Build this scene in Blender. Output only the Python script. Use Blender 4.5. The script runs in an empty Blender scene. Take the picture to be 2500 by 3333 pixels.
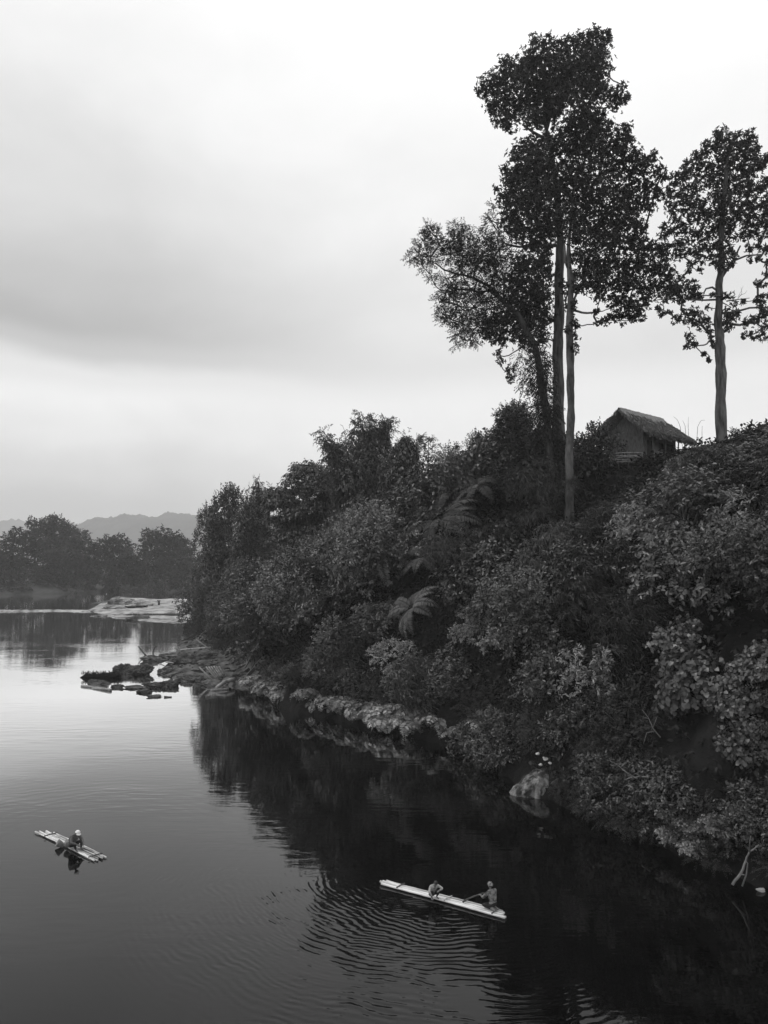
import bpy, math, random
import numpy as np
from mathutils import Vector, Matrix, Euler, noise as mnoise

S = bpy.context.scene
COL = S.collection
R = math.radians

# ------------------------------------------------------------------ camera, sky, sun, exposure
CAM_H = 11.0
F, PW, PH = 2518.0, 2500.0, 3333.0          # focal length and frame in photograph pixels
HOR = 1825.0                                 # horizon row
PITCH = math.atan((HOR - PH / 2) / F)
cam_d = bpy.data.cameras.new('camera')
cam = bpy.data.objects.new('camera', cam_d)
COL.objects.link(cam)
cam.location = (0, 0, CAM_H)
cam.rotation_euler = (math.pi / 2 + PITCH, 0, 0)
cam_d.sensor_fit = 'VERTICAL'
cam_d.sensor_height = 24.0
cam_d.lens = 24.0 * F / PH
cam_d.clip_start = 0.1
cam_d.clip_end = 12000
S.camera = cam
S.view_settings.view_transform = 'Standard'
S.view_settings.look = 'None'
S.view_settings.exposure = 0.0
S.view_settings.gamma = 1.0
S.view_settings.use_curve_mapping = False
S.cycles.use_denoising = True
S.cycles.max_bounces = 6
S.cycles.diffuse_bounces = 2
S.cycles.glossy_bounces = 3
S.cycles.transmission_bounces = 2
S.cycles.transparent_max_bounces = 6
S.cycles.volume_bounces = 1
S.cycles.sample_clamp_indirect = 4.0

SUN_EL, SUN_AZ = R(58), R(-85)               # azimuth from +Y, negative to the left
sd = Vector((math.sin(SUN_AZ) * math.cos(SUN_EL), math.cos(SUN_AZ) * math.cos(SUN_EL), math.sin(SUN_EL)))
sun_l = bpy.data.lights.new('sun', 'SUN')
sun_l.energy = 1.1
sun_l.angle = R(16)
sun_l.color = (1.0, 0.985, 0.965)
sun = bpy.data.objects.new('sun', sun_l)
COL.objects.link(sun)
sun.location = (0, 0, 150)
sun.rotation_euler = sd.to_track_quat('Z', 'Y').to_euler()


class NG:
    """small helper to write node graphs"""
    def __init__(self, tree):
        self.t = tree
        self.n = tree.nodes
        self.l = tree.links

    def new(self, typ, **kw):
        nd = self.n.new(typ)
        for k, v in kw.items():
            setattr(nd, k, v)
        return nd

    def put(self, sock, v):
        if hasattr(v, 'is_output'):
            self.l.new(v, sock)
        else:
            sock.default_value = v

    def m(self, op, a, b=None, c=None, clamp=False):
        nd = self.n.new('ShaderNodeMath')
        nd.operation = op
        nd.use_clamp = clamp
        self.put(nd.inputs[0], a)
        if b is not None:
            self.put(nd.inputs[1], b)
        if c is not None:
            self.put(nd.inputs[2], c)
        return nd.outputs[0]

    def noise(self, vec, scale, detail=3, rough=0.5, dist=0.0):
        nd = self.n.new('ShaderNodeTexNoise')
        self.l.new(vec, nd.inputs['Vector'])
        nd.inputs['Scale'].default_value = scale
        nd.inputs['Detail'].default_value = detail
        nd.inputs['Roughness'].default_value = rough
        nd.inputs['Distortion'].default_value = dist
        return nd.outputs['Fac']

    def mapping(self, vec, scale=(1, 1, 1), loc=(0, 0, 0), rot=(0, 0, 0)):
        nd = self.n.new('ShaderNodeMapping')
        self.l.new(vec, nd.inputs['Vector'])
        nd.inputs['Scale'].default_value = scale
        nd.inputs['Location'].default_value = loc
        nd.inputs['Rotation'].default_value = rot
        return nd.outputs[0]

    def ramp(self, fac, stops, interp='LINEAR'):
        nd = self.n.new('ShaderNodeValToRGB')
        cr = nd.color_ramp
        cr.interpolation = interp
        while len(cr.elements) < len(stops):
            cr.elements.new(0.5)
        for e, (p, v) in zip(cr.elements, stops):
            e.position = p
            e.color = (v, v, v, 1)
        self.put(nd.inputs[0], fac)
        return nd.outputs[0]

    def mix(self, f, a, b):
        # a*(1-f)+b*f for scalars
        return self.m('ADD', self.m('MULTIPLY', a, self.m('SUBTRACT', 1.0, f)), self.m('MULTIPLY', b, f))

    def map(self, v, a, b, c, d, smooth=False):
        nd = self.n.new('ShaderNodeMapRange')
        nd.clamp = True
        if smooth:
            nd.interpolation_type = 'SMOOTHSTEP'
        self.put(nd.inputs[0], v)
        for i, x in enumerate((a, b, c, d)):
            nd.inputs[i + 1].default_value = x
        return nd.outputs[0]


def lin(d):
    return d ** 2.2


world = bpy.data.worlds.new('World')
S.world = world
world.use_nodes = True
wg = NG(world.node_tree)
wg.n.clear()
wo = wg.new('ShaderNodeOutputWorld')
bg = wg.new('ShaderNodeBackground')
wg.l.new(bg.outputs[0], wo.inputs[0])
tc = wg.new('ShaderNodeTexCoord')
dirv = tc.outputs['Generated']
sx = wg.new('ShaderNodeSeparateXYZ')
wg.l.new(dirv, sx.inputs[0])
elev = wg.m('DIVIDE', wg.m('ARCSINE', sx.outputs[2]), math.pi / 2)        # 0..1 horizon..zenith
azim = wg.m('ARCTAN2', sx.outputs[0], sx.outputs[1])                        # 0 straight ahead, + to the right
wv = wg.mapping(dirv, scale=(1.0, 1.0, 1.7))
n1 = wg.noise(wv, 1.7, 4, 0.5, 0.3)
n2 = wg.noise(wv, 4.5, 5, 0.55, 0.3)
elev2 = wg.m('ADD', elev, wg.m('ADD', wg.m('MULTIPLY', wg.m('SUBTRACT', n1, 0.5), 0.05),
                               wg.m('MULTIPLY', wg.m('SUBTRACT', n2, 0.5), 0.035)))
D2 = 90.0
left_stops = [(0.0, lin(.73)), (3.5 / D2, lin(.755)), (6.6 / D2, lin(.83)), (9.6 / D2, lin(.915)), (11.4 / D2, lin(.945)),
              (13.2 / D2, lin(.90)), (15.0 / D2, lin(.755)), (16.6 / D2, lin(.685)), (19.5 / D2, lin(.735)), (24.5 / D2, lin(.845)),
              (33 / D2, lin(.935)), (40 / D2, lin(.985)), (55 / D2, 1.0), (1.0, 0.9)]
right_stops = [(0.0, lin(.84)), (5.0 / D2, lin(.90)), (9 / D2, lin(.935)), (12 / D2, lin(.93)), (15.5 / D2, lin(.865)),
               (19 / D2, lin(.875)), (28 / D2, lin(.955)), (35 / D2, lin(1.0)), (42 / D2, 1.1), (60 / D2, 1.1), (1.0, 0.95)]
rl = wg.ramp(elev2, left_stops, 'EASE')
rr = wg.ramp(elev2, right_stops, 'EASE')
side = wg.map(azim, R(-24), R(4), 0.0, 1.0, True)
# the sky behind the camera takes the milder right-hand tones
mx = wg.new('ShaderNodeMix')
mx.data_type = 'RGBA'
wg.l.new(side, mx.inputs[0])
wg.l.new(rl, mx.inputs[6])
wg.l.new(rr, mx.inputs[7])
sky = wg.new('ShaderNodeTexSky')
sky.sky_type = 'NISHITA'
sky.sun_disc = False
sky.sun_elevation = SUN_EL
sky.sun_rotation = SUN_AZ
bw = wg.new('ShaderNodeRGBToBW')
wg.l.new(sky.outputs[0], bw.inputs[0])
patch = wg.m('ADD', 1.0, wg.m('MULTIPLY', wg.m('SUBTRACT', n2, 0.5), 0.22))
cl = wg.new('ShaderNodeVectorMath', operation='SCALE')
wg.l.new(mx.outputs[2], cl.inputs[0])
wg.l.new(patch, cl.inputs[3])
ad = wg.new('ShaderNodeVectorMath', operation='ADD')
wg.l.new(cl.outputs[0], ad.inputs[0])
wg.l.new(wg.m('MULTIPLY', bw.outputs[0], 0.004), ad.inputs[1])
SKY_GAIN = 10.0
fin = wg.new('ShaderNodeVectorMath', operation='SCALE')
wg.l.new(ad.outputs[0], fin.inputs[0])
fin.inputs[3].default_value = SKY_GAIN
wg.l.new(fin.outputs[0], bg.inputs[0])
bg.inputs[1].default_value = 1.09 / SKY_GAIN

# ------------------------------------------------------------------ picture <-> world helpers
CP, SP = math.cos(PITCH), math.sin(PITCH)


def ray(px, py):
    a, b = (px - PW / 2) / F, (PH / 2 - py) / F
    return np.array((a, CP - b * SP, SP + b * CP))


def at(px, py, Y):
    d = ray(px, py)
    t = Y / d[1]
    return np.array((d[0] * t, Y, CAM_H + d[2] * t))


def ground(px, py, z=0.0):
    d = ray(px, py)
    t = (z - CAM_H) / d[2]
    return np.array((d[0] * t, d[1] * t, z))


def proj(p):
    x, y, z = p[0], p[1], p[2] - CAM_H
    f = y * CP + z * SP
    u = -y * SP + z * CP
    return PW / 2 + x / f * F, PH / 2 - u / f * F


def mpp(Y):
    return Y / F                              # metres per photograph pixel at depth Y


# ------------------------------------------------------------------ materials (a black and white world: neutral greys)
def mat_base(name):
    m = bpy.data.materials.new(name)
    m.use_nodes = True
    g = NG(m.node_tree)
    p = m.node_tree.nodes['Principled BSDF']
    return m, g, p


def grey(p, v):
    p.inputs['Base Color'].default_value = (v, v, v, 1)


def leaf_mat(name, base, rough=0.5, spec=0.35, trans=0.22, var=0.55):
    m, g, p = mat_base(name)
    geo = g.new('ShaderNodeNewGeometry')
    oi = g.new('ShaderNodeObjectInfo')
    a = g.map(geo.outputs['Random Per Island'], 0, 1, 1 - var, 1 + var)
    b = g.map(oi.outputs['Random'], 0, 1, 0.55, 1.55)
    v = g.m('MULTIPLY', g.m('MULTIPLY', a, b), base)
    cb = g.new('ShaderNodeCombineColor')
    for i in range(3):
        g.l.new(v, cb.inputs[i])
    g.l.new(cb.outputs[0], p.inputs['Base Color'])
    p.inputs['Roughness'].default_value = rough
    p.inputs['Specular IOR Level'].default_value = spec
    tr = g.new('ShaderNodeBsdfTranslucent')
    g.l.new(cb.outputs[0], tr.inputs[0])
    mxs = g.new('ShaderNodeMixShader')
    mxs.inputs[0].default_value = trans
    g.l.new(p.outputs[0], mxs.inputs[1])
    g.l.new(tr.outputs[0], mxs.inputs[2])
    g.l.new(mxs.outputs[0], g.n['Material Output'].inputs[0])
    return m


def noise_mat(name, lo, hi, scale=4.0, detail=5, stretch=(1, 1, 1), rough=0.8, bump=0.0, bscale=None, contrast=(0.35, 0.65), spec=0.3, orand=0.15):
    m, g, p = mat_base(name)
    t = g.new('ShaderNodeTexCoord')
    v = g.mapping(t.outputs['Object'], scale=stretch)
    n = g.noise(v, scale, detail, 0.6)
    c = g.map(n, contrast[0], contrast[1], lo, hi)
    oi = g.new('ShaderNodeObjectInfo')
    c = g.m('MULTIPLY', c, g.map(oi.outputs['Random'], 0, 1, 1 - orand, 1 + orand))
    cb = g.new('ShaderNodeCombineColor')
    for i in range(3):
        g.l.new(c, cb.inputs[i])
    g.l.new(cb.outputs[0], p.inputs['Base Color'])
    p.inputs['Roughness'].default_value = rough
    p.inputs['Specular IOR Level'].default_value = spec
    if bump:
        b = g.new('ShaderNodeBump')
        b.inputs['Strength'].default_value = 1.0
        b.inputs['Distance'].default_value = bump
        g.l.new(g.noise(v, bscale or scale * 2, 6, 0.65), b.inputs['Height'])
        g.l.new(b.outputs[0], p.inputs['Normal'])
    return m


M = {}
M['leaf_tall'] = leaf_mat('leaf tall tree', 0.026, 0.5, 0.2, 0.14)
M['leaf_small'] = leaf_mat('leaf small tree', 0.028, 0.6, 0.2, 0.15)
M['leaf_broad'] = leaf_mat('leaf broad', 0.052, 0.36, 0.75, 0.2)
M['leaf_dark'] = leaf_mat('leaf dark', 0.030, 0.38, 0.6, 0.15)
M['leaf_fine'] = leaf_mat('leaf fine', 0.026, 0.45, 0.35, 0.2)  # base darkened so the overhung, backlit bushes look shaded
M['leaf_heart'] = leaf_mat('leaf heart', 0.105, 0.4, 0.6, 0.2, 0.45)
M['leaf_pale'] = leaf_mat('leaf pale', 0.15, 0.38, 0.7, 0.2, 0.5)
M['leaf_fern'] = leaf_mat('leaf fern', 0.092, 0.5, 0.3, 0.25, 0.3)
M['leaf_fringe'] = leaf_mat('leaf fringe', 0.19, 0.45, 0.4, 0.2, 0.6)
M['leaf_bamboo'] = leaf_mat('leaf bamboo', 0.052, 0.4, 0.6, 0.25)
M['leaf_far'] = leaf_mat('leaf far', 0.034, 0.7, 0.15, 0.1, 0.35)
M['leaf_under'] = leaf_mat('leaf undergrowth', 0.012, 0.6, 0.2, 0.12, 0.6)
M['bark'] = noise_mat('bark', 0.03, 0.14, 2.2, 8, (1.6, 1.6, 0.35), 0.9, 0.05, 7, (0.38, 0.62))
M['bark_pale'] = noise_mat('bark pale', 0.03, 0.125, 1.6, 6, (1.5, 1.5, 0.6), 0.9, 0.02, 10, (0.38, 0.62))
M['stem'] = noise_mat('stem', 0.03, 0.07, 5, 3, (1, 1, 0.3), 0.9)
M['stem_pale'] = noise_mat('stem pale', 0.09, 0.20, 5, 3, (1, 1, 0.3), 0.8)
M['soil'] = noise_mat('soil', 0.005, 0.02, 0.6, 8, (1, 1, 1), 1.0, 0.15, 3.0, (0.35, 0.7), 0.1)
M['rock'] = noise_mat('rock', 0.035, 0.16, 1.4, 8, (1, 1, 1.6), 0.85, 0.10, 3.5, (0.36, 0.66))
M['rock_dark'] = noise_mat('rock dark', 0.018, 0.105, 1.6, 8, (1, 1, 1.6), 0.8, 0.10, 3.5, (0.36, 0.68))
M['rock_pale'] = noise_mat('rock pale', 0.02, 0.26, 1.9, 9, (1.2, 1.6, 0.7), 0.85, 0.16, 4.0, (0.42, 0.62))
M['stone_white'] = noise_mat('stone white', 0.28, 0.5, 3, 5, (1, 1, 1), 0.85, 0.02, 8)
M['gravel'] = noise_mat('gravel', 0.09, 0.36, 0.45, 10, (1, .6, 1), 0.95, 0.35, 1.6, (0.36, 0.60))
M['gravel_dark'] = noise_mat('gravel dark', 0.03, 0.15, 0.9, 9, (1, 1, 1), 0.95, 0.1, 2.5)
M['bamboo_pale'] = noise_mat('bamboo pale', 0.28, 0.60, 2.0, 5, (.5, 4, 4), 0.55, 0.004, 30, (0.36, 0.6), orand=.3)
M['bamboo_grey'] = noise_mat('bamboo grey', 0.14, 0.60, 2.2, 5, (.6, 4, 4), 0.6, 0.004, 30, (0.36, 0.6), orand=.3)
M['wood_pale'] = noise_mat('wood pale', 0.14, 0.32, 3, 5, (1, 1, 1), 0.8, 0.01, 20)
M['wood_dark'] = noise_mat('wood dark', 0.03, 0.08, 3, 5, (1, 1, 1), 0.9, 0.01, 20)
M['lash'] = noise_mat('lashing', 0.04, 0.12, 20, 3)
M['thatch'] = noise_mat('thatch', 0.10, 0.34, 5.0, 8, (2.5, 2.5, 0.7), 0.95, 0.05, 14, (0.3, 0.68), 0.1)
M['wall'] = noise_mat('woven wall', 0.14, 0.28, 4.0, 6, (3, 3, 0.8), 0.95, 0.02, 20, spec=0.1)
M['opening_shade'] = noise_mat('opening shade', 0.006, 0.012, 4.0, 2)  # near-black colour painted for the shade inside openings
M['skin'] = noise_mat('skin', 0.11, 0.16, 6, 2, rough=0.5)
M['skin_dark'] = noise_mat('skin dark', 0.07, 0.10, 6, 2, rough=0.5)
M['hair'] = noise_mat('hair', 0.012, 0.03, 20, 3, (1, 1, 4), 0.5)
M['cloth_light'] = noise_mat('cloth light', 0.22, 0.40, 6, 4, rough=0.95)
M['cloth_mid'] = noise_mat('cloth mid', 0.04, 0.19, 7, 4, rough=0.95, contrast=(0.4, 0.6))
M['cloth_grey'] = noise_mat('cloth grey', 0.05, 0.11, 6, 4, rough=0.95)
M['cloth_dark'] = noise_mat('cloth dark', 0.012, 0.03, 6, 4, rough=0.95)
M['cap_white'] = noise_mat('cap white', 0.6, 0.75, 6, 3, rough=0.9)
M['cap_print'] = noise_mat('cap print', 0.05, 0.24, 16, 2, rough=0.95, contrast=(0.42, 0.58))
M['far_soil'] = noise_mat('far soil', 0.015, 0.075, 0.15, 8, (1, 1, 1), 1.0)
M['hill'] = noise_mat('hill', 0.02, 0.055, 0.02, 10, (1, 1, 1), 1.0, contrast=(0.35, 0.65), spec=0.0)


# ------------------------------------------------------------------ mesh helpers
def mesh_np(name, V, Q, mat, smooth=False):
    """V (n,3) floats, Q (m,k) ints, all faces with k corners"""
    V = np.ascontiguousarray(V, dtype=np.float32)
    Q = np.ascontiguousarray(Q, dtype=np.int32)
    me = bpy.data.meshes.new(name)
    me.vertices.add(len(V))
    me.vertices.foreach_set('co', V.ravel())
    k = Q.shape[1]
    me.loops.add(Q.size)
    me.loops.foreach_set('vertex_index', Q.ravel())
    me.polygons.add(len(Q))
    me.polygons.foreach_set('loop_start', np.arange(0, Q.size, k, dtype=np.int32))
    me.polygons.foreach_set('loop_total', np.full(len(Q), k, dtype=np.int32))
    if smooth:
        me.polygons.foreach_set('use_smooth', np.ones(len(Q), dtype=bool))
    me.update()
    me.validate()
    if mat is not None:
        me.materials.append(mat)
    return me


class Geo:
    """collects quads (triangles repeat a corner) and n-gons; one mesh at the end"""
    def __init__(self):
        self.v, self.f, self.n = [], [], 0

    def add(self, V, Fc):
        V = [tuple(map(float, p)) for p in V]
        self.v += V
        self.f += [tuple(int(i) + self.n for i in f) for f in Fc]
        self.n += len(V)

    def tube(self, pts, rad, sides=7, cap=True):
        pts = [np.asarray(p, float) for p in pts]
        if not hasattr(rad, '__len__'):
            rad = [rad] * len(pts)
        n = len(pts)
        V = []
        ref = np.array((0.31, 0.95, 0.07))
        for i, p in enumerate(pts):
            t = pts[min(i + 1, n - 1)] - pts[max(i - 1, 0)]
            t = t / (np.linalg.norm(t) + 1e-9)
            u = np.cross(t, ref)
            if np.linalg.norm(u) < 1e-3:
                u = np.cross(t, (1, 0, 0))
            u /= np.linalg.norm(u)
            w = np.cross(t, u)
            for k in range(sides):
                a = 2 * math.pi * k / sides
                V.append(p + rad[i] * (math.cos(a) * u + math.sin(a) * w))
        Fc = []
        for i in range(n - 1):
            for k in range(sides):
                a, b = i * sides + k, i * sides + (k + 1) % sides
                Fc.append((a, b, b + sides, a + sides))
        if cap:
            Fc.append(tuple(range(sides))[::-1])
            Fc.append(tuple((n - 1) * sides + k for k in range(sides)))
        self.add(V, Fc)

    def box(self, c, s, rz=0.0):
        c = np.asarray(c, float)
        V = []
        ca, sa = math.cos(rz), math.sin(rz)
        for z in (-.5, .5):
            for x, y in ((-.5, -.5), (.5, -.5), (.5, .5), (-.5, .5)):
                X, Y = x * s[0], y * s[1]
                V.append(c + (X * ca - Y * sa, X * sa + Y * ca, z * s[2]))
        self.add(V, [(3, 2, 1, 0), (4, 5, 6, 7), (0, 1, 5, 4), (1, 2, 6, 5), (2, 3, 7, 6), (3, 0, 4, 7)])

    def mesh(self, name, mat, smooth=True):
        me = bpy.data.meshes.new(name)
        me.from_pydata(self.v, [], self.f)
        me.update()
        if smooth:
            me.polygons.foreach_set('use_smooth', np.ones(len(me.polygons), dtype=bool))
        if mat is not None:
            me.materials.append(mat)
        return me


def link(name, data, parent=None, loc=(0, 0, 0)):
    o = bpy.data.objects.new(name, data)
    COL.objects.link(o)
    o.location = loc
    if parent is not None:
        o.parent = parent
    return o


def tag(o, label, cat=None, group=None, kind=None):
    if label:
        o['label'] = label
    if cat:
        o['category'] = cat
    if group:
        o['group'] = group
    if kind:
        o['kind'] = kind
    return o


def empty(name, loc, label, cat, group=None, rz=0.0, sc=1.0):
    o = bpy.data.objects.new(name, None)
    o.empty_display_size = 0.3
    COL.objects.link(o)
    o.location = loc
    o.rotation_euler = (0, 0, rz)
    o.scale = (sc, sc, sc) if not hasattr(sc, '__len__') else sc
    return tag(o, label, cat, group)


def nrm(A):
    return A / (np.linalg.norm(A, axis=-1, keepdims=True) + 1e-9)


# leaf outlines: (across, along, off the plane), folded along the midrib
LEAF = np.array([(0, 0, 0), (-.42, .30, .10), (-.36, .68, .07), (0, 1, -.10), (.36, .68, .07), (.42, .30, .10)])
HEART = np.array([(0, .06, 0), (-.56, .05, .06), (-.50, .55, .08), (0, 1, -.06), (.50, .55, .08), (.56, .05, .06)])
BLADE = np.array([(0, 0, 0), (-.40, .25, .08), (-.26, .65, .0), (0, 1, -.25), (.26, .65, .0), (.40, .25, .08)])


def leaf_arrays(P, A, N, L, W, tpl=LEAF):
    A = nrm(A)
    U = nrm(np.cross(A, N))
    N = np.cross(U, A)
    L = np.broadcast_to(np.asarray(L, float), (len(P),))[:, None, None]
    V = P[:, None, :] + L * (tpl[None, :, 1:2] * A[:, None, :] + W * tpl[None, :, 0:1] * U[:, None, :]
                             + tpl[None, :, 2:3] * N[:, None, :])
    n = len(P)
    b = (np.arange(n) * 6)[:, None]
    Q = np.stack([b + np.array((0, 3, 2, 1)), b + np.array((0, 5, 4, 3))], 1).reshape(-1, 4)
    return V.reshape(-1, 3), Q


class Leaves:
    def __init__(self, seed=0):
        self.r = np.random.default_rng(seed)
        self.V, self.Q, self.n = [], [], 0

    def put(self, V, Q):
        self.V.append(V)
        self.Q.append(Q + self.n)
        self.n += len(V)

    def rand(self, n):
        return self.r.normal(size=(n, 3))

    def sprays(self, C, D, tw, m, L, W, tpl=LEAF, spread=0.8, droop=0.25, up=1.0, sag=0.2, jit=0.3, nd=0.25):
        """twigs at C towards D, each with m alternate leaves"""
        n = len(C)
        D = nrm(D)
        S_ = nrm(np.cross(D, np.array((0, 0, 1.0)) + 0.35 * self.rand(n)))
        t = np.linspace(0.1, 1.0, m)
        tw = np.broadcast_to(np.asarray(tw, float), (n,))[:, None, None]
        P = C[:, None, :] + D[:, None, :] * (t[None, :, None] * tw)
        P = P - np.array((0, 0, 1.0)) * (sag * tw * t[None, :, None] ** 2)
        sg = np.where(np.arange(m) % 2 == 0, 1.0, -1.0)
        sg[-1] = 0.0
        A = 0.55 * D[:, None, :] + spread * sg[None, :, None] * S_[:, None, :] + np.array((0, 0, -droop))
        A = A + jit * self.r.normal(size=A.shape)
        N = np.array((0, 0, up)) + nd * D[:, None, :] + 0.55 * self.r.normal(size=A.shape)
        Ls = L * self.r.uniform(0.7, 1.2, size=n * m)
        self.put(*leaf_arrays(P.reshape(-1, 3), A.reshape(-1, 3), N.reshape(-1, 3), Ls, W, tpl))

    def rosettes(self, C, D, m, L, W, tpl=LEAF, flare=0.95, droop=0.1):
        n = len(C)
        D = nrm(D)
        U = nrm(np.cross(D, self.rand(n)))
        T = np.cross(D, U)
        th = (np.arange(m) / m * 2 * math.pi)[None, :] + self.r.uniform(0, 6.28, (n, 1)) + self.r.normal(size=(n, m)) * 0.25
        rad = np.cos(th)[..., None] * U[:, None, :] + np.sin(th)[..., None] * T[:, None, :]
        A = D[:, None, :] * self.r.uniform(0.1, 0.9, (n, m, 1)) + flare * rad + np.array((0, 0, -droop))
        N = D[:, None, :] * 1.0 - 0.4 * rad + 0.2 * self.r.normal(size=A.shape)
        P = np.repeat(C[:, None, :], m, 1) + 0.04 * L * self.r.normal(size=A.shape)
        Ls = L * self.r.uniform(0.5, 1.25, size=n * m)
        self.put(*leaf_arrays(P.reshape(-1, 3), A.reshape(-1, 3), N.reshape(-1, 3), Ls, W, tpl))

    def shell(self, c, r, n, flat=1.0, low=0.55, bottom=-0.6):
        """n points in the outer part of an ellipsoid, and outward directions"""
        d = nrm(self.rand(n * 2))
        d = d[d[:, 2] > bottom][:n]
        k = self.r.uniform(low, 1.0, (len(d), 1))
        # lumpy outline
        ph = self.r.uniform(0, 6.28, 3)
        lump = 1 + 0.16 * np.sin(3.1 * d[:, :1] * 2 + ph[0]) * np.cos(2.7 * d[:, 1:2] * 2 + ph[1]) + 0.08 * np.sin(7 * d[:, 2:3] + ph[2])
        P = np.asarray(c) + d * k * lump * np.array((r, r, r * flat))
        return P, d

    def mesh(self, name, mat):
        return mesh_np(name, np.concatenate(self.V), np.concatenate(self.Q), mat)


def curve_pts(a, b, bend=(0, 0, 0), n=6):
    a, b, bend = np.asarray(a, float), np.asarray(b, float), np.asarray(bend, float)
    return [a + (b - a) * t + bend * (4 * t * (1 - t)) for t in np.linspace(0, 1, n)]

# ------------------------------------------------------------------ terrain: the wooded bank
SHORE = [(60, -25), (34, 4), (22, 16), (15.2, 24.5), (12.6, 27.6), (10.6, 30.8), (9.0, 33.6), (7.6, 36.6), (6.6, 39.5), (5.6, 42.5), (4.4, 46.2), (1.4, 49.8),
         (-3.0, 54.2), (-7.6, 58.6), (-10.2, 63), (-11.6, 67), (-15.5, 70.5), (-20, 73.5), (-22.5, 78), (-23, 84), (-24.5, 92), (-27.5, 105),
         (-31, 120), (-36, 141), (-42, 170), (-50, 225), (-62, 330), (260, 330), (260, -25)]
WOOD = [(60, -25), (34, 4), (22, 16), (15.2, 24.5), (12.6, 27.6), (10.6, 30.8), (9.0, 33.6), (7.6, 36.6), (6.6, 39.5), (5.6, 42.5), (4.4, 46.2), (1.4, 49.8),
        (-3.0, 54.2), (-7.6, 58.8), (-9.8, 65), (-11.5, 71), (-14.5, 78), (-18, 86), (-22.5, 97), (-27.5, 113),
        (-33, 139), (-40, 170), (-49, 225), (-60, 330), (260, 330), (260, -25)]


def poly_sd(X, Y, poly):
    """signed distance, positive inside"""
    best = np.full(X.shape, 1e9)
    inside = np.zeros(X.shape, bool)
    n = len(poly)
    for i in range(n):
        ax, ay = poly[i]
        bx, by = poly[(i + 1) % n]
        dx, dy = bx - ax, by - ay
        t = np.clip(((X - ax) * dx + (Y - ay) * dy) / (dx * dx + dy * dy), 0, 1)
        best = np.minimum(best, np.hypot(X - ax - t * dx, Y - ay - t * dy))
        cond = ((ay > Y) != (by > Y))
        xi = ax + (Y - ay) * dx / (dy if abs(dy) > 1e-9 else 1e-9)
        inside ^= cond & (X < xi)
    return np.where(inside, best, -best)


def fbm2(X, Y, s, seed=0.0):
    return (np.sin(X * s + 1.3 * np.sin(Y * s * .7 + seed) + seed) * np.cos(Y * s * 1.1 + 1.1 * np.sin(X * s * .6 + 2 * seed))
            + .5 * np.sin(X * s * 2.3 + seed * 3 + np.sin(Y * s * 1.9)) * np.cos(Y * s * 2.1 + seed))


GX0, GX1, GY0, GY1, GS = -74.0, 90.0, 4.0, 262.0, 0.75
gx = np.arange(GX0, GX1 + GS, GS)
gy = np.arange(GY0, GY1 + GS, GS)
TX, TY = np.meshgrid(gx, gy)
d_sh = poly_sd(TX, TY, SHORE)
d_wd = poly_sd(TX, TY, WOOD)
d_w2 = d_wd + 0.5 * fbm2(TX, TY, 0.9, 1.0)
prof = np.interp(np.maximum(d_w2, 0), [0, .6, 2, 5, 9, 13, 17, 24, 40, 90], [0, 1.2, 3.0, 6.8, 11.4, 14.9, 17.3, 19.4, 22.0, 24])
scl = np.interp(TY, [58, 75, 100, 140, 180, 260], [1.0, .86, .62, .5, .4, .2])
TZ = prof * scl + 0.35 * fbm2(TX, TY, 0.8, 2.0) * np.clip(d_wd / 3, 0, 1)
shelf = np.where(d_sh > 0, np.minimum(0.02 + 0.16 * d_sh, 0.7) + 0.20 * fbm2(TX, TY, 1.5, 4.0), np.maximum(0.55 * d_sh, -4.0) - 0.15)
TZ = np.where(d_sh > 0, TZ + shelf, shelf)
# a level terrace for the hut
tw = np.clip(1 - (np.hypot(TX - 21.5, TY - 60.0) - 5.0) / 4.0, 0, 1)
TZ = TZ * (1 - tw) + 17.7 * tw


def tz(x, y):
    fx = np.clip((np.asarray(x, float) - GX0) / GS, 0, len(gx) - 1.001)
    fy = np.clip((np.asarray(y, float) - GY0) / GS, 0, len(gy) - 1.001)
    i, j = fx.astype(int), fy.astype(int)
    u, v = fx - i, fy - j
    return (TZ[j, i] * (1 - u) * (1 - v) + TZ[j, i + 1] * u * (1 - v) + TZ[j + 1, i] * (1 - u) * v + TZ[j + 1, i + 1] * u * v)


def hit(px, py, lift=0.0):
    """first point of the bank seen through a picture point"""
    d = ray(px, py)
    Y = np.arange(14, 255, 0.2)
    x = d[0] * Y / d[1]
    z = CAM_H + d[2] * Y / d[1]
    g = np.maximum(tz(x, Y) + lift, 0.0)
    k = np.argmax(z <= g)
    if z[k] > g[k]:                        # passes above the bank: the nearest ground under the ray
        k = np.argmin(np.where((Y > 30) & (Y < 130), z - g, 1e9))
    return np.array((x[k], Y[k], float(tz(x[k], Y[k]))))


nx, ny = len(gx), len(gy)
idx = (np.arange(ny - 1)[:, None] * nx + np.arange(nx - 1)[None, :]).ravel()
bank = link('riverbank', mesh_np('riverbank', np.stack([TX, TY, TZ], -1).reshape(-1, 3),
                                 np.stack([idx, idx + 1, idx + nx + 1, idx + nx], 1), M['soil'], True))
tag(bank, 'steep dark earth bank rising from the river', kind='structure')

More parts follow.
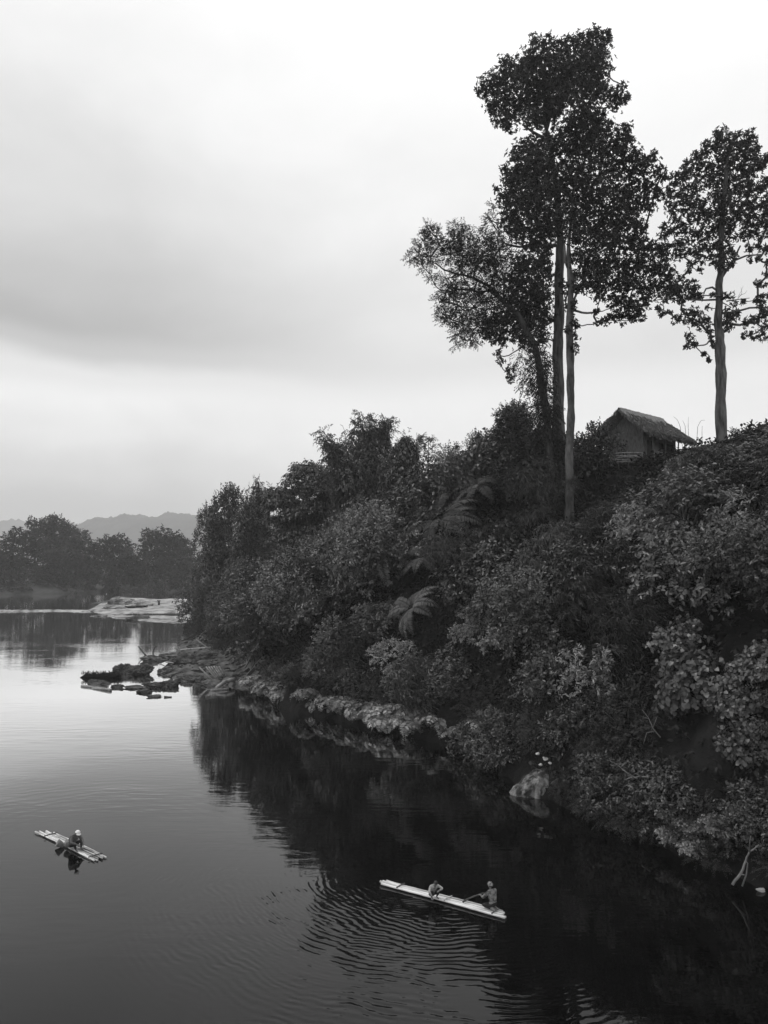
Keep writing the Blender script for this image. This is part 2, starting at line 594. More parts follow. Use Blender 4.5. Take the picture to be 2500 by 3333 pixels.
# bare rock and rubble of the low point
rx = np.arange(-31, -8, .3)
ry = np.arange(60, 112, .3)
RX, RY = np.meshgrid(rx, ry)
rd, rw = poly_sd(RX, RY, SHORE), poly_sd(RX, RY, WOOD)
RZ_ = tz(RX, RY) + .10 * fbm2(RX, RY, 2.1, 6) + .07 * fbm2(RX, RY, 4.7, 2) + .05
RZ_ = np.where((rd > -.2) & (rw < 1.0) & (RY > 64.5), RZ_, -1.5)
rn = len(rx)
ri = (np.arange(len(ry) - 1)[:, None] * rn + np.arange(rn - 1)[None, :]).ravel()
keep = (RZ_.ravel()[ri] > -1.4)
ri = ri[keep]
shelf_o = link('rocky_shore', mesh_np('rocky_shore', np.stack([RX, RY, RZ_], -1).reshape(-1, 3), np.stack([ri, ri + 1, ri + rn + 1, ri + rn], 1), M['gravel_dark']))
tag(shelf_o, 'low grey shore of rock and rubble at the rocky point', kind='structure')

# ------------------------------------------------------------------ water
wm, g, p = mat_base('river water')
g.n.remove(p)
df = g.new('ShaderNodeBsdfDiffuse')
df.inputs[0].default_value = (.0012, .0012, .0012, 1)
gl = g.new('ShaderNodeBsdfGlossy')
gl.inputs['Roughness'].default_value = .012
gl.inputs[0].default_value = (1, 1, 1, 1)
fr = g.new('ShaderNodeFresnel')
fr.inputs['IOR'].default_value = 1.33
frf = g.m('MULTIPLY', g.m('POWER', fr.outputs[0], 1.6), 4.7, clamp=True)
wmx = g.new('ShaderNodeMixShader')
g.l.new(frf, wmx.inputs[0])
g.l.new(df.outputs[0], wmx.inputs[1])
g.l.new(gl.outputs[0], wmx.inputs[2])
g.l.new(wmx.outputs[0], g.n['Material Output'].inputs[0])
t = g.new('ShaderNodeTexCoord')
pos = t.outputs['Object']
sp = g.new('ShaderNodeSeparateXYZ')
g.l.new(pos, sp.inputs[0])
X, Y = sp.outputs[0], sp.outputs[1]


def rings(cx, cy, wl, amp, r0, r1, wob, brk, sx=1.0, sy=1.0, seed=0.0, a0=None):
    dx = g.m('MULTIPLY', g.m('SUBTRACT', X, cx), sx)
    dy = g.m('MULTIPLY', g.m('SUBTRACT', Y, cy), sy)
    dist = g.m('SQRT', g.m('ADD', g.m('MULTIPLY', dx, dx), g.m('MULTIPLY', dy, dy)))
    w = g.noise(g.mapping(pos, loc=(seed, seed * .7, seed)), 0.38, 3, 0.5)
    d2 = g.m('ADD', dist, g.m('MULTIPLY', w, wob))
    s = g.m('SINE', g.m('MULTIPLY', d2, 2 * math.pi / wl))
    e = g.m('MULTIPLY', g.map(dist, r0, r0 + (r1 - r0) * .25, 0, 1, True), g.map(dist, r0 + (r1 - r0) * .55, r1, 1, 0, True))
    bk = g.map(g.noise(g.mapping(pos, loc=(seed * 2, 3, seed)), brk, 4, 0.6), 0.40, 0.62, 0.05, 1.0)
    h = g.m('MULTIPLY', g.m('MULTIPLY', s, e), g.m('MULTIPLY', bk, amp))
    if a0 is not None:                         # only a fan of directions: the wake trails off one side
        an = g.m('ARCTAN2', dy, dx)
        off = g.m('ABSOLUTE', g.m('SUBTRACT', an, a0[0]))
        h = g.m('MULTIPLY', h, g.map(g.m('ADD', off, g.m('MULTIPLY', g.m('SUBTRACT', w, .5), 1.2)), a0[1] * .45, a0[1] * 1.1, 1, 0, True))
    return h


h = rings(2.6, 28.4, 0.255, 0.0030, 2.2, 13.5, 1.5, 0.9, seed=1.0, a0=(R(-128), R(60)))
h = g.m('ADD', h, rings(1.2, 28.2, 0.165, 0.0012, 1.0, 9.5, 0.8, 1.4, seed=5.0, a0=(R(-122), R(64))))
h = g.m('ADD', h, rings(-12.2, 30.6, 0.62, 0.0006, 0.8, 13, 1.8, 0.5, seed=9.0))
# faint breeze ripples, long across the view, in patches
rip = g.noise(g.mapping(pos, scale=(0.55, 2.3, 1)), 1.0, 3, 0.5)
pat = g.map(g.noise(g.mapping(pos, scale=(0.06, 0.11, 1)), 1.0, 3, 0.6), 0.40, 0.66, 0.1, 1.0, True)
h = g.m('ADD', h, g.m('MULTIPLY', g.m('MULTIPLY', rip, pat), 0.012))
rip2 = g.noise(g.mapping(pos, scale=(1.2, 4.5, 1), rot=(0, 0, 0.15)), 1.0, 2, 0.5)
h = g.m('ADD', h, g.m('MULTIPLY', rip2, 0.0016))
b = g.new('ShaderNodeBump')
b.inputs['Strength'].default_value = 1.0
b.inputs['Distance'].default_value = 1.0
g.l.new(h, b.inputs['Height'])
g.l.new(b.outputs[0], gl.inputs['Normal'])
g.l.new(b.outputs[0], fr.inputs['Normal'])
wv = [(-2900, -80, 0), (2000, -80, 0), (2000, 3300, 0), (-2900, 3300, 0)]
water = link('river', mesh_np('river', np.array(wv), np.array([(0, 1, 2, 3)]), wm))
tag(water, 'calm dark river reflecting the sky and the bank', kind='structure')

# ------------------------------------------------------------------ hills far behind and the far bank


def ridge(name, Y, prof_px, depth, amp, seed, step, label):
    """a wooded ridge whose crest runs through the picture points at distance Y"""
    xs = [at(px, py, Y) for px, py in prof_px]
    X0, X1 = xs[0][0], xs[-1][0]
    cx = np.arange(X0, X1, step)
    hz = np.interp(cx, [q[0] for q in xs], [q[2] for q in xs])
    rows = 26
    V = []
    rs = np.random.default_rng(int(seed))
    tree = rs.uniform(-1, 1, (rows, len(cx)))
    for j in range(rows):
        f = j / (rows - 1)
        # front slope rises to the crest at f = .7, then falls behind it
        k = math.sin(min(f / .7, 1) * math.pi / 2) if f <= .7 else 1 - ((f - .7) / .3) ** 2
        yy = Y - depth + depth * 1.45 * f
        bump = amp * (0.5 * fbm2(cx, np.full_like(cx, yy), 0.03, seed) + .40 * fbm2(cx, np.full_like(cx, yy), 0.083, seed + 1) + .22 * fbm2(cx, np.full_like(cx, yy), 0.21, seed + 2) + 0.28 * tree[j])
        V.append(np.stack([cx, np.full_like(cx, yy) + 3 * rs.uniform(-1, 1, len(cx)), np.maximum(hz * k + bump * (0.3 + k) - 3 * (j == 0), -3)], -1))
    V = np.concatenate(V)
    n = len(cx)
    ii = (np.arange(rows - 1)[:, None] * n + np.arange(n - 1)[None, :]).ravel()
    o = link(name, mesh_np(name, V, np.stack([ii, ii + 1, ii + n + 1, ii + n], 1), M['hill'], True))
    return tag(o, label, kind='structure')


ridge('hill', 3150, [(-900, 1690), (-300, 1705), (0, 1700), (50, 1704), (70, 1694), (95, 1706), (200, 1709), (300, 1712), (450, 1722), (800, 1740), (1400, 1760)], 640, 9, 1.0, 4.0,
      'pale misty wooded ridge farthest behind the river')
ridge('hill', 2400, [(-500, 1850), (100, 1830), (230, 1780), (290, 1735), (330, 1708), (365, 1688), (385, 1692), (424, 1685), (463, 1677), (482, 1687), (530, 1689), (593, 1675),
                     (622, 1682), (665, 1680), (800, 1672), (1100, 1700), (1500, 1740)], 640, 8, 2.0, 3.5,
      'misty grey wooded hill behind the far bank')

FB = [(-520, 262), (-200, 258), (-150, 250), (-128, 246), (-112, 256), (-95, 275), (-70, 285), (-30, 290), (60, 292), (260, 300), (260, 900), (-520, 900)]
fx_, fy_ = np.meshgrid(np.arange(-420, 160, 3.0), np.arange(236, 420, 3.0))
fd = poly_sd(fx_, fy_, FB)
fz = np.where(fd > 0, np.interp(fd, [0, 3, 14, 50, 170], [0, 0.9, 2.6, 4.5, 9]) + .25 * fbm2(fx_, fy_, 0.25, 1), np.maximum(fd * .4, -3) - .2)
# the grassy spur that slopes to the water by the far trees
fz = fz + np.clip(1 - np.hypot((fx_ + 122) / 34, (fy_ - 262) / 12), 0, 1) * 2.2
fn = fx_.shape[1]
fi = (np.arange(fx_.shape[0] - 1)[:, None] * fn + np.arange(fn - 1)[None, :]).ravel()
fbk = link('far_bank', mesh_np('far_bank', np.stack([fx_, fy_, fz], -1).reshape(-1, 3), np.stack([fi, fi + 1, fi + fn + 1, fi + fn], 1), M['far_soil'], True))
tag(fbk, 'low earth bank on the far side of the river', kind='structure')


def far_z(x, y):
    j = int(np.clip((y - 236) / 3, 0, fz.shape[0] - 1))
    i = int(np.clip((x + 420) / 3, 0, fz.shape[1] - 1))
    return float(fz[j, i])


# ------------------------------------------------------------------ pale gravel bar in the river
SB = [ground(*q)[:2] for q in ((285, 1987), (310, 1994), (330, 2002), (372, 2012), (410, 2014), (470, 2022), (560, 2029), (640, 2029), (720, 2010), (700, 1962),
                               (596, 1953), (470, 1957), (390, 1954), (365, 1962), (318, 1972))]
bx = np.arange(-90, -18, 0.8)
by = np.arange(136, 236, 0.8)
BX, BY = np.meshgrid(bx, by)
bd = poly_sd(BX, BY, SB)
front = np.interp(BY, [140, 165, 180, 200], [.10, .16, .36, .45])
BZ = np.where(bd > 0, np.minimum(0.06 + bd * 0.08, front) + .05 * fbm2(BX, BY, 1.0, 3) + .07 * fbm2(BX, BY, .37, 5), np.maximum(bd * .5, -2) - .1)
mc = ground(400, 1964)
BZ += .75 * np.clip(1 - np.hypot((BX - mc[0]) / 8, (BY - mc[1]) / 16), 0, 1) ** 0.8 * (bd > -1)
tc_ = ground(560, 1957)
BZ += .35 * np.clip(1 - np.hypot((BX - tc_[0]) / 16, (BY - tc_[1]) / 20), 0, 1) ** 0.5 * (bd > 0)
for q, rx, ry, dep in ((ground(480, 1999), 6.0, 4.5, .6), (ground(512, 2001), 6.5, 3.6, .6), (ground(330, 2000), 7, 2.2, .4)):
    BZ -= dep * np.clip(1.3 - np.hypot((BX - q[0]) / rx, (BY - q[1]) / ry), 0, 1)
# long low spit towards the left of the river
sp0, sp1 = ground(300, 1990), ground(-300, 1987)
ts = np.clip(((BX - sp0[0]) * (sp1[0] - sp0[0]) + (BY - sp0[1]) * (sp1[1] - sp0[1])) / ((sp1[0] - sp0[0]) ** 2 + (sp1[1] - sp0[1]) ** 2), 0, 1)
bn = len(bx)
bi = (np.arange(len(by) - 1)[:, None] * bn + np.arange(bn - 1)[None, :]).ravel()
bar = link('gravel_bar', mesh_np('gravel_bar', np.stack([BX, BY, BZ], -1).reshape(-1, 3), np.stack([bi, bi + 1, bi + bn + 1, bi + bn], 1), M['gravel'], True))
tag(bar, 'pale gravel bar with dug mounds in the river bend', kind='structure')
gq = Geo()
sw = np.random.default_rng(4)
pts = []
for k in range(70):
    f = k / 69
    pts.append((sp0[0] + (sp1[0] - sp0[0]) * f, sp0[1] + (sp1[1] - sp0[1]) * f + 1.0 * math.sin(f * 9) + .5 * sw.uniform(-1, 1)))
V, Fc = [], []
for k, (x, y) in enumerate(pts):
    w = 1.3 + 0.7 * sw.uniform() + (1.2 if k < 6 else 0)
    for q, hh in ((-1, -.25), (-.45, .10), (.0, .22 + .12 * sw.uniform()), (.5, .10), (1, -.25)):
        V.append((x, y + q * w, hh))
    if k:
        for q in range(4):
            a = (k - 1) * 5 + q
            Fc.append((a, a + 1, a + 6, a + 5))
gq.add(V, Fc)
spit = link('gravel_spit', gq.mesh('gravel_spit', M['gravel']))
tag(spit, 'thin low line of pale gravel across the river', kind='structure')


def bar_z(x, y):
    j = int(np.clip(round((y - 136) / .8), 0, len(by) - 1))
    i = int(np.clip(round((x + 90) / .8), 0, len(bx) - 1))
    return float(BZ[j, i])

# ------------------------------------------------------------------ plants: prototypes (base at the origin) as (part name, mesh) pairs
PROTO = {}


def stems_mesh(name, mat, ends, r0=0.05, seed=0, base=0.15):
    rs = np.random.default_rng(seed)
    q = Geo()
    for e in ends:
        e = np.asarray(e, float)
        a = np.array((rs.uniform(-base, base), rs.uniform(-base, base), -0.5))
        pts = curve_pts(a, e, (e[0] * -.15, e[1] * -.15, .12 * e[2]), 6)
        q.tube(pts, list(np.linspace(r0, r0 * .3, 6)), 5)
    return q.mesh(name, mat)


def bush(kind, seed, blobs, mat, style, dens=1.0, smat='stem', r0=0.05):
    L = Leaves(seed)
    for (x, y, z, r, fl) in blobs:
        A = r * r
        if style == 'broad':
            n = int(62 * A * dens)
            P, D = L.shell((x, y, z), r, n, fl)
            L.sprays(P, D + np.array((0, 0, .25)), .55, 7, .21, .62, LEAF, .85, .3, 1.0, .15)
        elif style == 'heart':
            n = int(85 * A * dens)
            P, D = L.shell((x, y, z), r, n, fl, .72, -.35)
            L.sprays(P, D + np.array((0, 0, -.05)), .5, 4, .27, .95, HEART, .7, .55, .55, .15, .3, .85)
        elif style == 'fine':
            n = int(80 * A * dens)
            P, D = L.shell((x, y, z), r, n, fl)
            L.sprays(P, D + np.array((0, 0, .1)), .6, 13, .125, .42, LEAF, .9, .15, 1.0, .2)
        elif style == 'droop':
            n = int(60 * A * dens)
            P, D = L.shell((x, y, z), r, n, fl, .55)
            L.sprays(P, D + np.array((0, 0, .1)), .75, 9, .30, .24, BLADE, .65, .95, .7, .45)
        elif style == 'tier':
            n = int(55 * A * dens)
            P, D = L.shell((x, y, z), r, n, fl, .35, -.5)
            D = D * np.array((1, 1, .25))
            L.sprays(P, D, .7, 9, .26, .45, LEAF, .8, .5, 1.2, .12)
        elif style == 'pale':
            n = int(55 * A * dens)
            P, D = L.shell((x, y, z), r, n, fl, .6, -.2)
            L.sprays(P, D + np.array((0, 0, .4)), .5, 9, .24, .42, LEAF, .8, .45, .9, .1)
        elif style == 'vine':
            n = int(80 * A * dens)
            P, D = L.shell((x, y, z), r, n, fl, .8, -.8)
            L.sprays(P, D * .4 + np.array((0, 0, -.7)), .7, 6, .20, .7, HEART, .7, .5, .6, .1, .3, .8)
    ends = [(x * .8, y * .8, z) for (x, y, z, r, fl) in blobs]
    PROTO.setdefault(kind, []).append((('foliage', L.mesh(kind + ' foliage', M[mat])), ('stem', stems_mesh(kind + ' stem', M[smat], ends, r0, seed))))


def rblobs(seed, n, R0, Z0, Z1, r0, r1, fl=.8):
    rs = np.random.default_rng(seed)
    out = []
    for k in range(n):
        a = 6.283 * (k / n) + rs.uniform(-.5, .5)
        d = R0 * math.sqrt(rs.uniform(.1, 1))
        out.append((d * math.cos(a), d * math.sin(a), rs.uniform(Z0, Z1) * (1 - .35 * d / R0), rs.uniform(r0, r1), fl))
    return out


for s in range(3):
    bush('broadleaf_bush', 10 + s, rblobs(10 + s, 7, 1.3, .7, 2.5, .65, 1.0), 'leaf_broad', 'broad')
for s in range(2):
    bush('dark_bush', 20 + s, rblobs(20 + s, 7, 1.4, .7, 2.6, .7, 1.05), 'leaf_dark', 'broad', 1.0)
for s in range(2):
    bush('fine_leaf_bush', 30 + s, rblobs(30 + s, 8, 1.7, .4, 1.6, .6, .95, .6), 'leaf_fine', 'fine')
for s in range(2):
    bush('climber_bush', 40 + s, rblobs(40 + s, 8, 1.4, .6, 2.5, .55, .9, .8), 'leaf_heart', 'heart', .9)
for s in range(2):
    bush('drooping_bush', 50 + s, rblobs(50 + s, 7, 1.3, .8, 2.7, .65, 1.0, .8), 'leaf_bamboo', 'droop')
for s in range(2):
    bush('pale_leaf_bush', 60 + s, rblobs(60 + s, 8, 1.4, .9, 2.7, .35, .65, .55), 'leaf_pale', 'pale', 1.1)
for s in range(2):
    bush('vine_mound', 70 + s, rblobs(70 + s, 7, 1.1, .7, 4.0, .7, 1.05, 1.2), 'leaf_broad', 'vine')
for s in range(2):
    rs = np.random.default_rng(80 + s)
    bl = []
    for k in range(16):
        z = 2.2 + 4.6 * k / 15
        d = 2.3 * math.sqrt(max(0.08, 1 - ((z - 3.4) / 3.9) ** 2)) * rs.uniform(.35, 1)
        a = rs.uniform(0, 6.28)
        bl.append((d * math.cos(a), d * math.sin(a), z, rs.uniform(.8, 1.15), .32))
    bush('tiered_tree', 80 + s, bl, 'leaf_dark', 'tier', 1.7, 'bark', .09)
for s in range(2):
    rs = np.random.default_rng(90 + s)
    bl = []
    for k in range(20):
        z = 1.6 + 6.2 * k / 19
        d = 2.2 * math.sqrt(max(0.05, 1 - ((z - 4.4) / 3.9) ** 2)) * rs.uniform(.4, 1)
        a = rs.uniform(0, 6.28)
        bl.append((d * math.cos(a), d * math.sin(a), z, rs.uniform(.8, 1.2), .85))
    bush('round_tree', 90 + s, bl, 'leaf_dark', 'broad', 1.6, 'bark', .10)


def fern_mesh(seed, n, ln, rise, droopy, lw, pairs, mat):
    L = Leaves(seed)
    rs = L.r
    q = Geo()
    for k in range(n):
        az = 6.283 * k / n + rs.uniform(-.25, .25)
        el = R(rise + rs.uniform(-18, 18))
        l = ln * rs.uniform(.75, 1.15)
        h = np.array((math.cos(az), math.sin(az), 0))
        pts, p_, e = [], np.array((0, 0, 0.0)), el
        m = 14
        for j in range(m + 1):
            pts.append(p_.copy())
            p_ = p_ + (l / m) * (h * math.cos(e) + np.array((0, 0, math.sin(e))))
            e -= droopy * (0.6 + 0.9 * j / m) / m
        pts = np.array(pts)
        q.tube(list(pts[::2]), list(np.linspace(.022, .006, len(pts[::2]))), 4)
        tt = np.linspace(.12, .99, pairs)
        ii = np.clip((tt * m).astype(int), 0, m - 1)
        fr = (tt * m - ii)[:, None]
        P = pts[ii] * (1 - fr) + pts[ii + 1] * fr
        T = nrm(pts[ii + 1] - pts[ii])
        sd_ = np.array((-h[1], h[0], 0))
        Nn = np.cross(sd_, T)
        Nn = Nn * np.where(Nn[:, 2:3] < 0, -1, 1)
        prof_ = lw * np.sin(np.clip(tt * 1.02, 0, 1) ** .75 * math.pi) ** .8 + .03
        for sgn in (-1, 1):
            A = sd_ * sgn + .35 * T - .12 * Nn + .06 * rs.normal(size=T.shape)
            L.put(*leaf_arrays(P, A, Nn + .12 * rs.normal(size=T.shape), prof_, .30 * (14.0 / pairs + .35), LEAF))
    return L, q


for s in range(3):
    L, q = fern_mesh(100 + s, 12, 3.4, 30, 1.5 + .3 * s, .52, 28, 'leaf_fern')
    PROTO.setdefault('tree_fern', []).append((('crown', L.mesh('fern crown', M['leaf_fern'])), ('stem', q.mesh('fern stem', M['stem']))))
for s in range(3):
    L = Leaves(110 + s)
    for k in range(7):
        c = np.array((L.r.uniform(-.75, .75), L.r.uniform(-.45, .45), L.r.uniform(.1, .75)))
        L2, q2 = fern_mesh(200 + s * 10 + k, 7, .95, 40, 2.6, .27, 9, None)
        L.put(np.concatenate(L2.V) + c, np.concatenate(L2.Q))
    q = Geo()
    for k in range(5):
        q.tube(curve_pts((L.r.uniform(-.4, .4), .3, -.3), (L.r.uniform(-.6, .6), 0, .4)), .015, 4)
    PROTO.setdefault('fringe_fern', []).append((('foliage', L.mesh('fringe foliage', M['leaf_fringe'])), ('stem', q.mesh('fringe stem', M['stem']))))


def bamboo(seed, nc, hgt, lean, bare=1):
    L = Leaves(seed)
    rs = L.r
    q = Geo()
    for k in range(nc):
        az = rs.uniform(0, 6.283)
        hh = hgt * rs.uniform(.80, 1.0)
        ln = lean * rs.uniform(.3, 1.2)
        h = np.array((math.cos(az), math.sin(az), 0))
        t = np.linspace(0, 1, 16)
        pts = h[None, :] * (.25 + ln * t[:, None] ** 2.4) + np.array((0, 0, 1.0)) * (hh * (t[:, None] - .10 * t[:, None] ** 4))
        q.tube(list(pts), list(np.linspace(.05, .012, 16)), 5)
        ns = 60
        tt = rs.uniform(.28, 1.0, ns) ** .8
        i = np.clip((tt * 15).astype(int), 0, 14)
        P = pts[i] + (pts[i + 1] - pts[i]) * (tt * 15 - i)[:, None]
        D = nrm(rs.normal(size=(ns, 3)) * np.array((1, 1, .4)))
        for j in range(3):
            L.sprays(P + D * (.45 * j * (1.35 - tt[:, None])) + .1 * rs.normal(size=P.shape), D + .4 * rs.normal(size=P.shape) + np.array((0, 0, -.1)), .6, 8, .27, .26, BLADE, .75, .3, 1.0, .18)
    for k in range(bare):
        az = rs.uniform(0, 6.283)
        h = np.array((math.cos(az), math.sin(az) * .3, 0))
        t = np.linspace(0, 1, 18)
        pts = h[None, :] * (.2 + 2.6 * t[:, None] ** 5) + np.array((0, 0, 1.0)) * (hgt * 1.08 * (t[:, None] - .18 * t[:, None] ** 6))
        q.tube(list(pts), list(np.linspace(.035, .01, 18)), 5)
    return L, q


for s, (nc, hg, ln, br) in enumerate(((12, 9.5, 1.4, 1), (12, 8.5, 2.4, 1), (10, 8.0, 1.2, 2))):
    L, q = bamboo(120 + s, nc, hg, ln, br)
    PROTO.setdefault('bamboo_clump', []).append((('foliage', L.mesh('bamboo foliage', M['leaf_bamboo'])), ('culm', q.mesh('bamboo culm', M['stem']))))

# a wispy young tree in open tiers
L = Leaves(130)
q = Geo()
q.tube([(0, 0, -.4), (.05, 0, 2), (0, .05, 4), (.05, 0, 6.2)], [.09, .07, .05, .015], 6)
for k in range(26):
    z = 1.4 + 4.7 * k / 25
    a = k * 2.4
    l = 1.75 * (1 - .72 * ((z - 1.4) / 4.9)) * L.r.uniform(.7, 1.1)
    e = np.array((math.cos(a) * l, math.sin(a) * l, z + .25))
    q.tube(curve_pts((0, 0, z), e, (0, 0, .1), 4), [.02, .016, .012, .006], 4)
    n = 15
    tt = L.r.uniform(.35, 1.05, (n, 1))
    P = np.array((0, 0, z)) * (1 - tt) + e * tt + .14 * L.rand(n) * np.array((1, 1, .35))
    L.sprays(P, (e - np.array((0, 0, z))) + .6 * L.rand(n), .34, 7, .16, .4, LEAF, .9, .15, 1.2, .1)
PROTO['wispy_sapling'] = [(('foliage', L.mesh('sapling foliage', M['leaf_broad'])), ('stem', q.mesh('sapling stem', M['stem_pale'])))]

for s in range(3):
    rs = np.random.default_rng(140 + s)
    bl = []
    for k in range(13):
        z = 1.0 + 3.4 * k / 12
        d = 2.0 * math.sqrt(max(0.06, 1 - ((z - 2.0) / 2.7) ** 2)) * rs.uniform(.45, 1)
        a = rs.uniform(0, 6.28)
        bl.append((d * math.cos(a), d * math.sin(a), z, rs.uniform(.75, 1.15), .75))
    bush('leafy_tree', 140 + s, bl, ('leaf_broad', 'leaf_dark', 'leaf_broad')[s], 'broad', .9, 'bark', .09)
for s in range(2):
    rs = np.random.default_rng(150 + s)
    bl = []
    for k in range(13):
        z = 1.0 + 3.2 * k / 12
        d = 2.0 * math.sqrt(max(0.06, 1 - ((z - 2.0) / 2.6) ** 2)) * rs.uniform(.45, 1)
        a = rs.uniform(0, 6.28)
        bl.append((d * math.cos(a), d * math.sin(a), z, rs.uniform(.7, 1.05), .6))
    bush('drooping_tree', 150 + s, bl, 'leaf_bamboo', 'droop', .9, 'bark', .08)

# height above base and half width of each kind at scale 1, measured on the meshes
SIZE = {}
for kd, prs in PROTO.items():
    hs, ws = [], []
    for parts in prs:
        me = parts[0][1]
        co = np.empty(len(me.vertices) * 3, np.float32)
        me.vertices.foreach_get('co', co)
        co = co.reshape(-1, 3)
        hs.append(np.percentile(co[:, 2], 99.3))
        ws.append(np.percentile(np.hypot(co[:, 0], co[:, 1]), 96))
    SIZE[kd] = (float(np.mean(hs)), float(np.mean(ws)))
CATS = {'leafy_tree': 'tree', 'drooping_tree': 'tree', 'broadleaf_bush': 'bush', 'dark_bush': 'bush', 'fine_leaf_bush': 'bush', 'climber_bush': 'climbing plant', 'drooping_bush': 'bush', 'pale_leaf_bush': 'bush',
        'vine_mound': 'vine', 'tiered_tree': 'tree', 'round_tree': 'tree', 'tree_fern': 'fern', 'fringe_fern': 'fern', 'bamboo_clump': 'bamboo', 'wispy_sapling': 'tree'}
PLACED = []                                    # (px, py of the middle, half width in pixels) of what stands already
NUM = {}


def plant(kind, loc, sc=1.0, rz=None, label='', group=None, name=None, var=None, tilt=(0, 0), lean=0.0):
    k = NUM[kind] = NUM.get(kind, -1) + 1
    pr = PROTO[kind]
    parts = pr[(k if var is None else var) % len(pr)]
    e = empty(name or kind, loc, label, CATS[kind], group, (k * 2.399) % 6.283 if rz is None else rz, sc)
    e.rotation_euler[0], e.rotation_euler[1] = tilt
    if lean:
        e.rotation_mode = 'XYZ'
        x, y = float(loc[0]), float(loc[1])
        nn = Vector(((tz(x - .8, y) - tz(x + .8, y)) / 1.6, (tz(x, y - .8) - tz(x, y + .8)) / 1.6, 1.0)).normalized()
        ax = (nn * lean + Vector((0, 0, 1)) * (1 - lean)).normalized()
        q_ = Vector((0, 0, 1)).rotation_difference(ax)
        e.rotation_euler = (q_.to_matrix() @ Euler((0, 0, e.rotation_euler[2])).to_matrix()).to_euler()
    for pn, me in parts:
        link(pn, me, e)
    return e


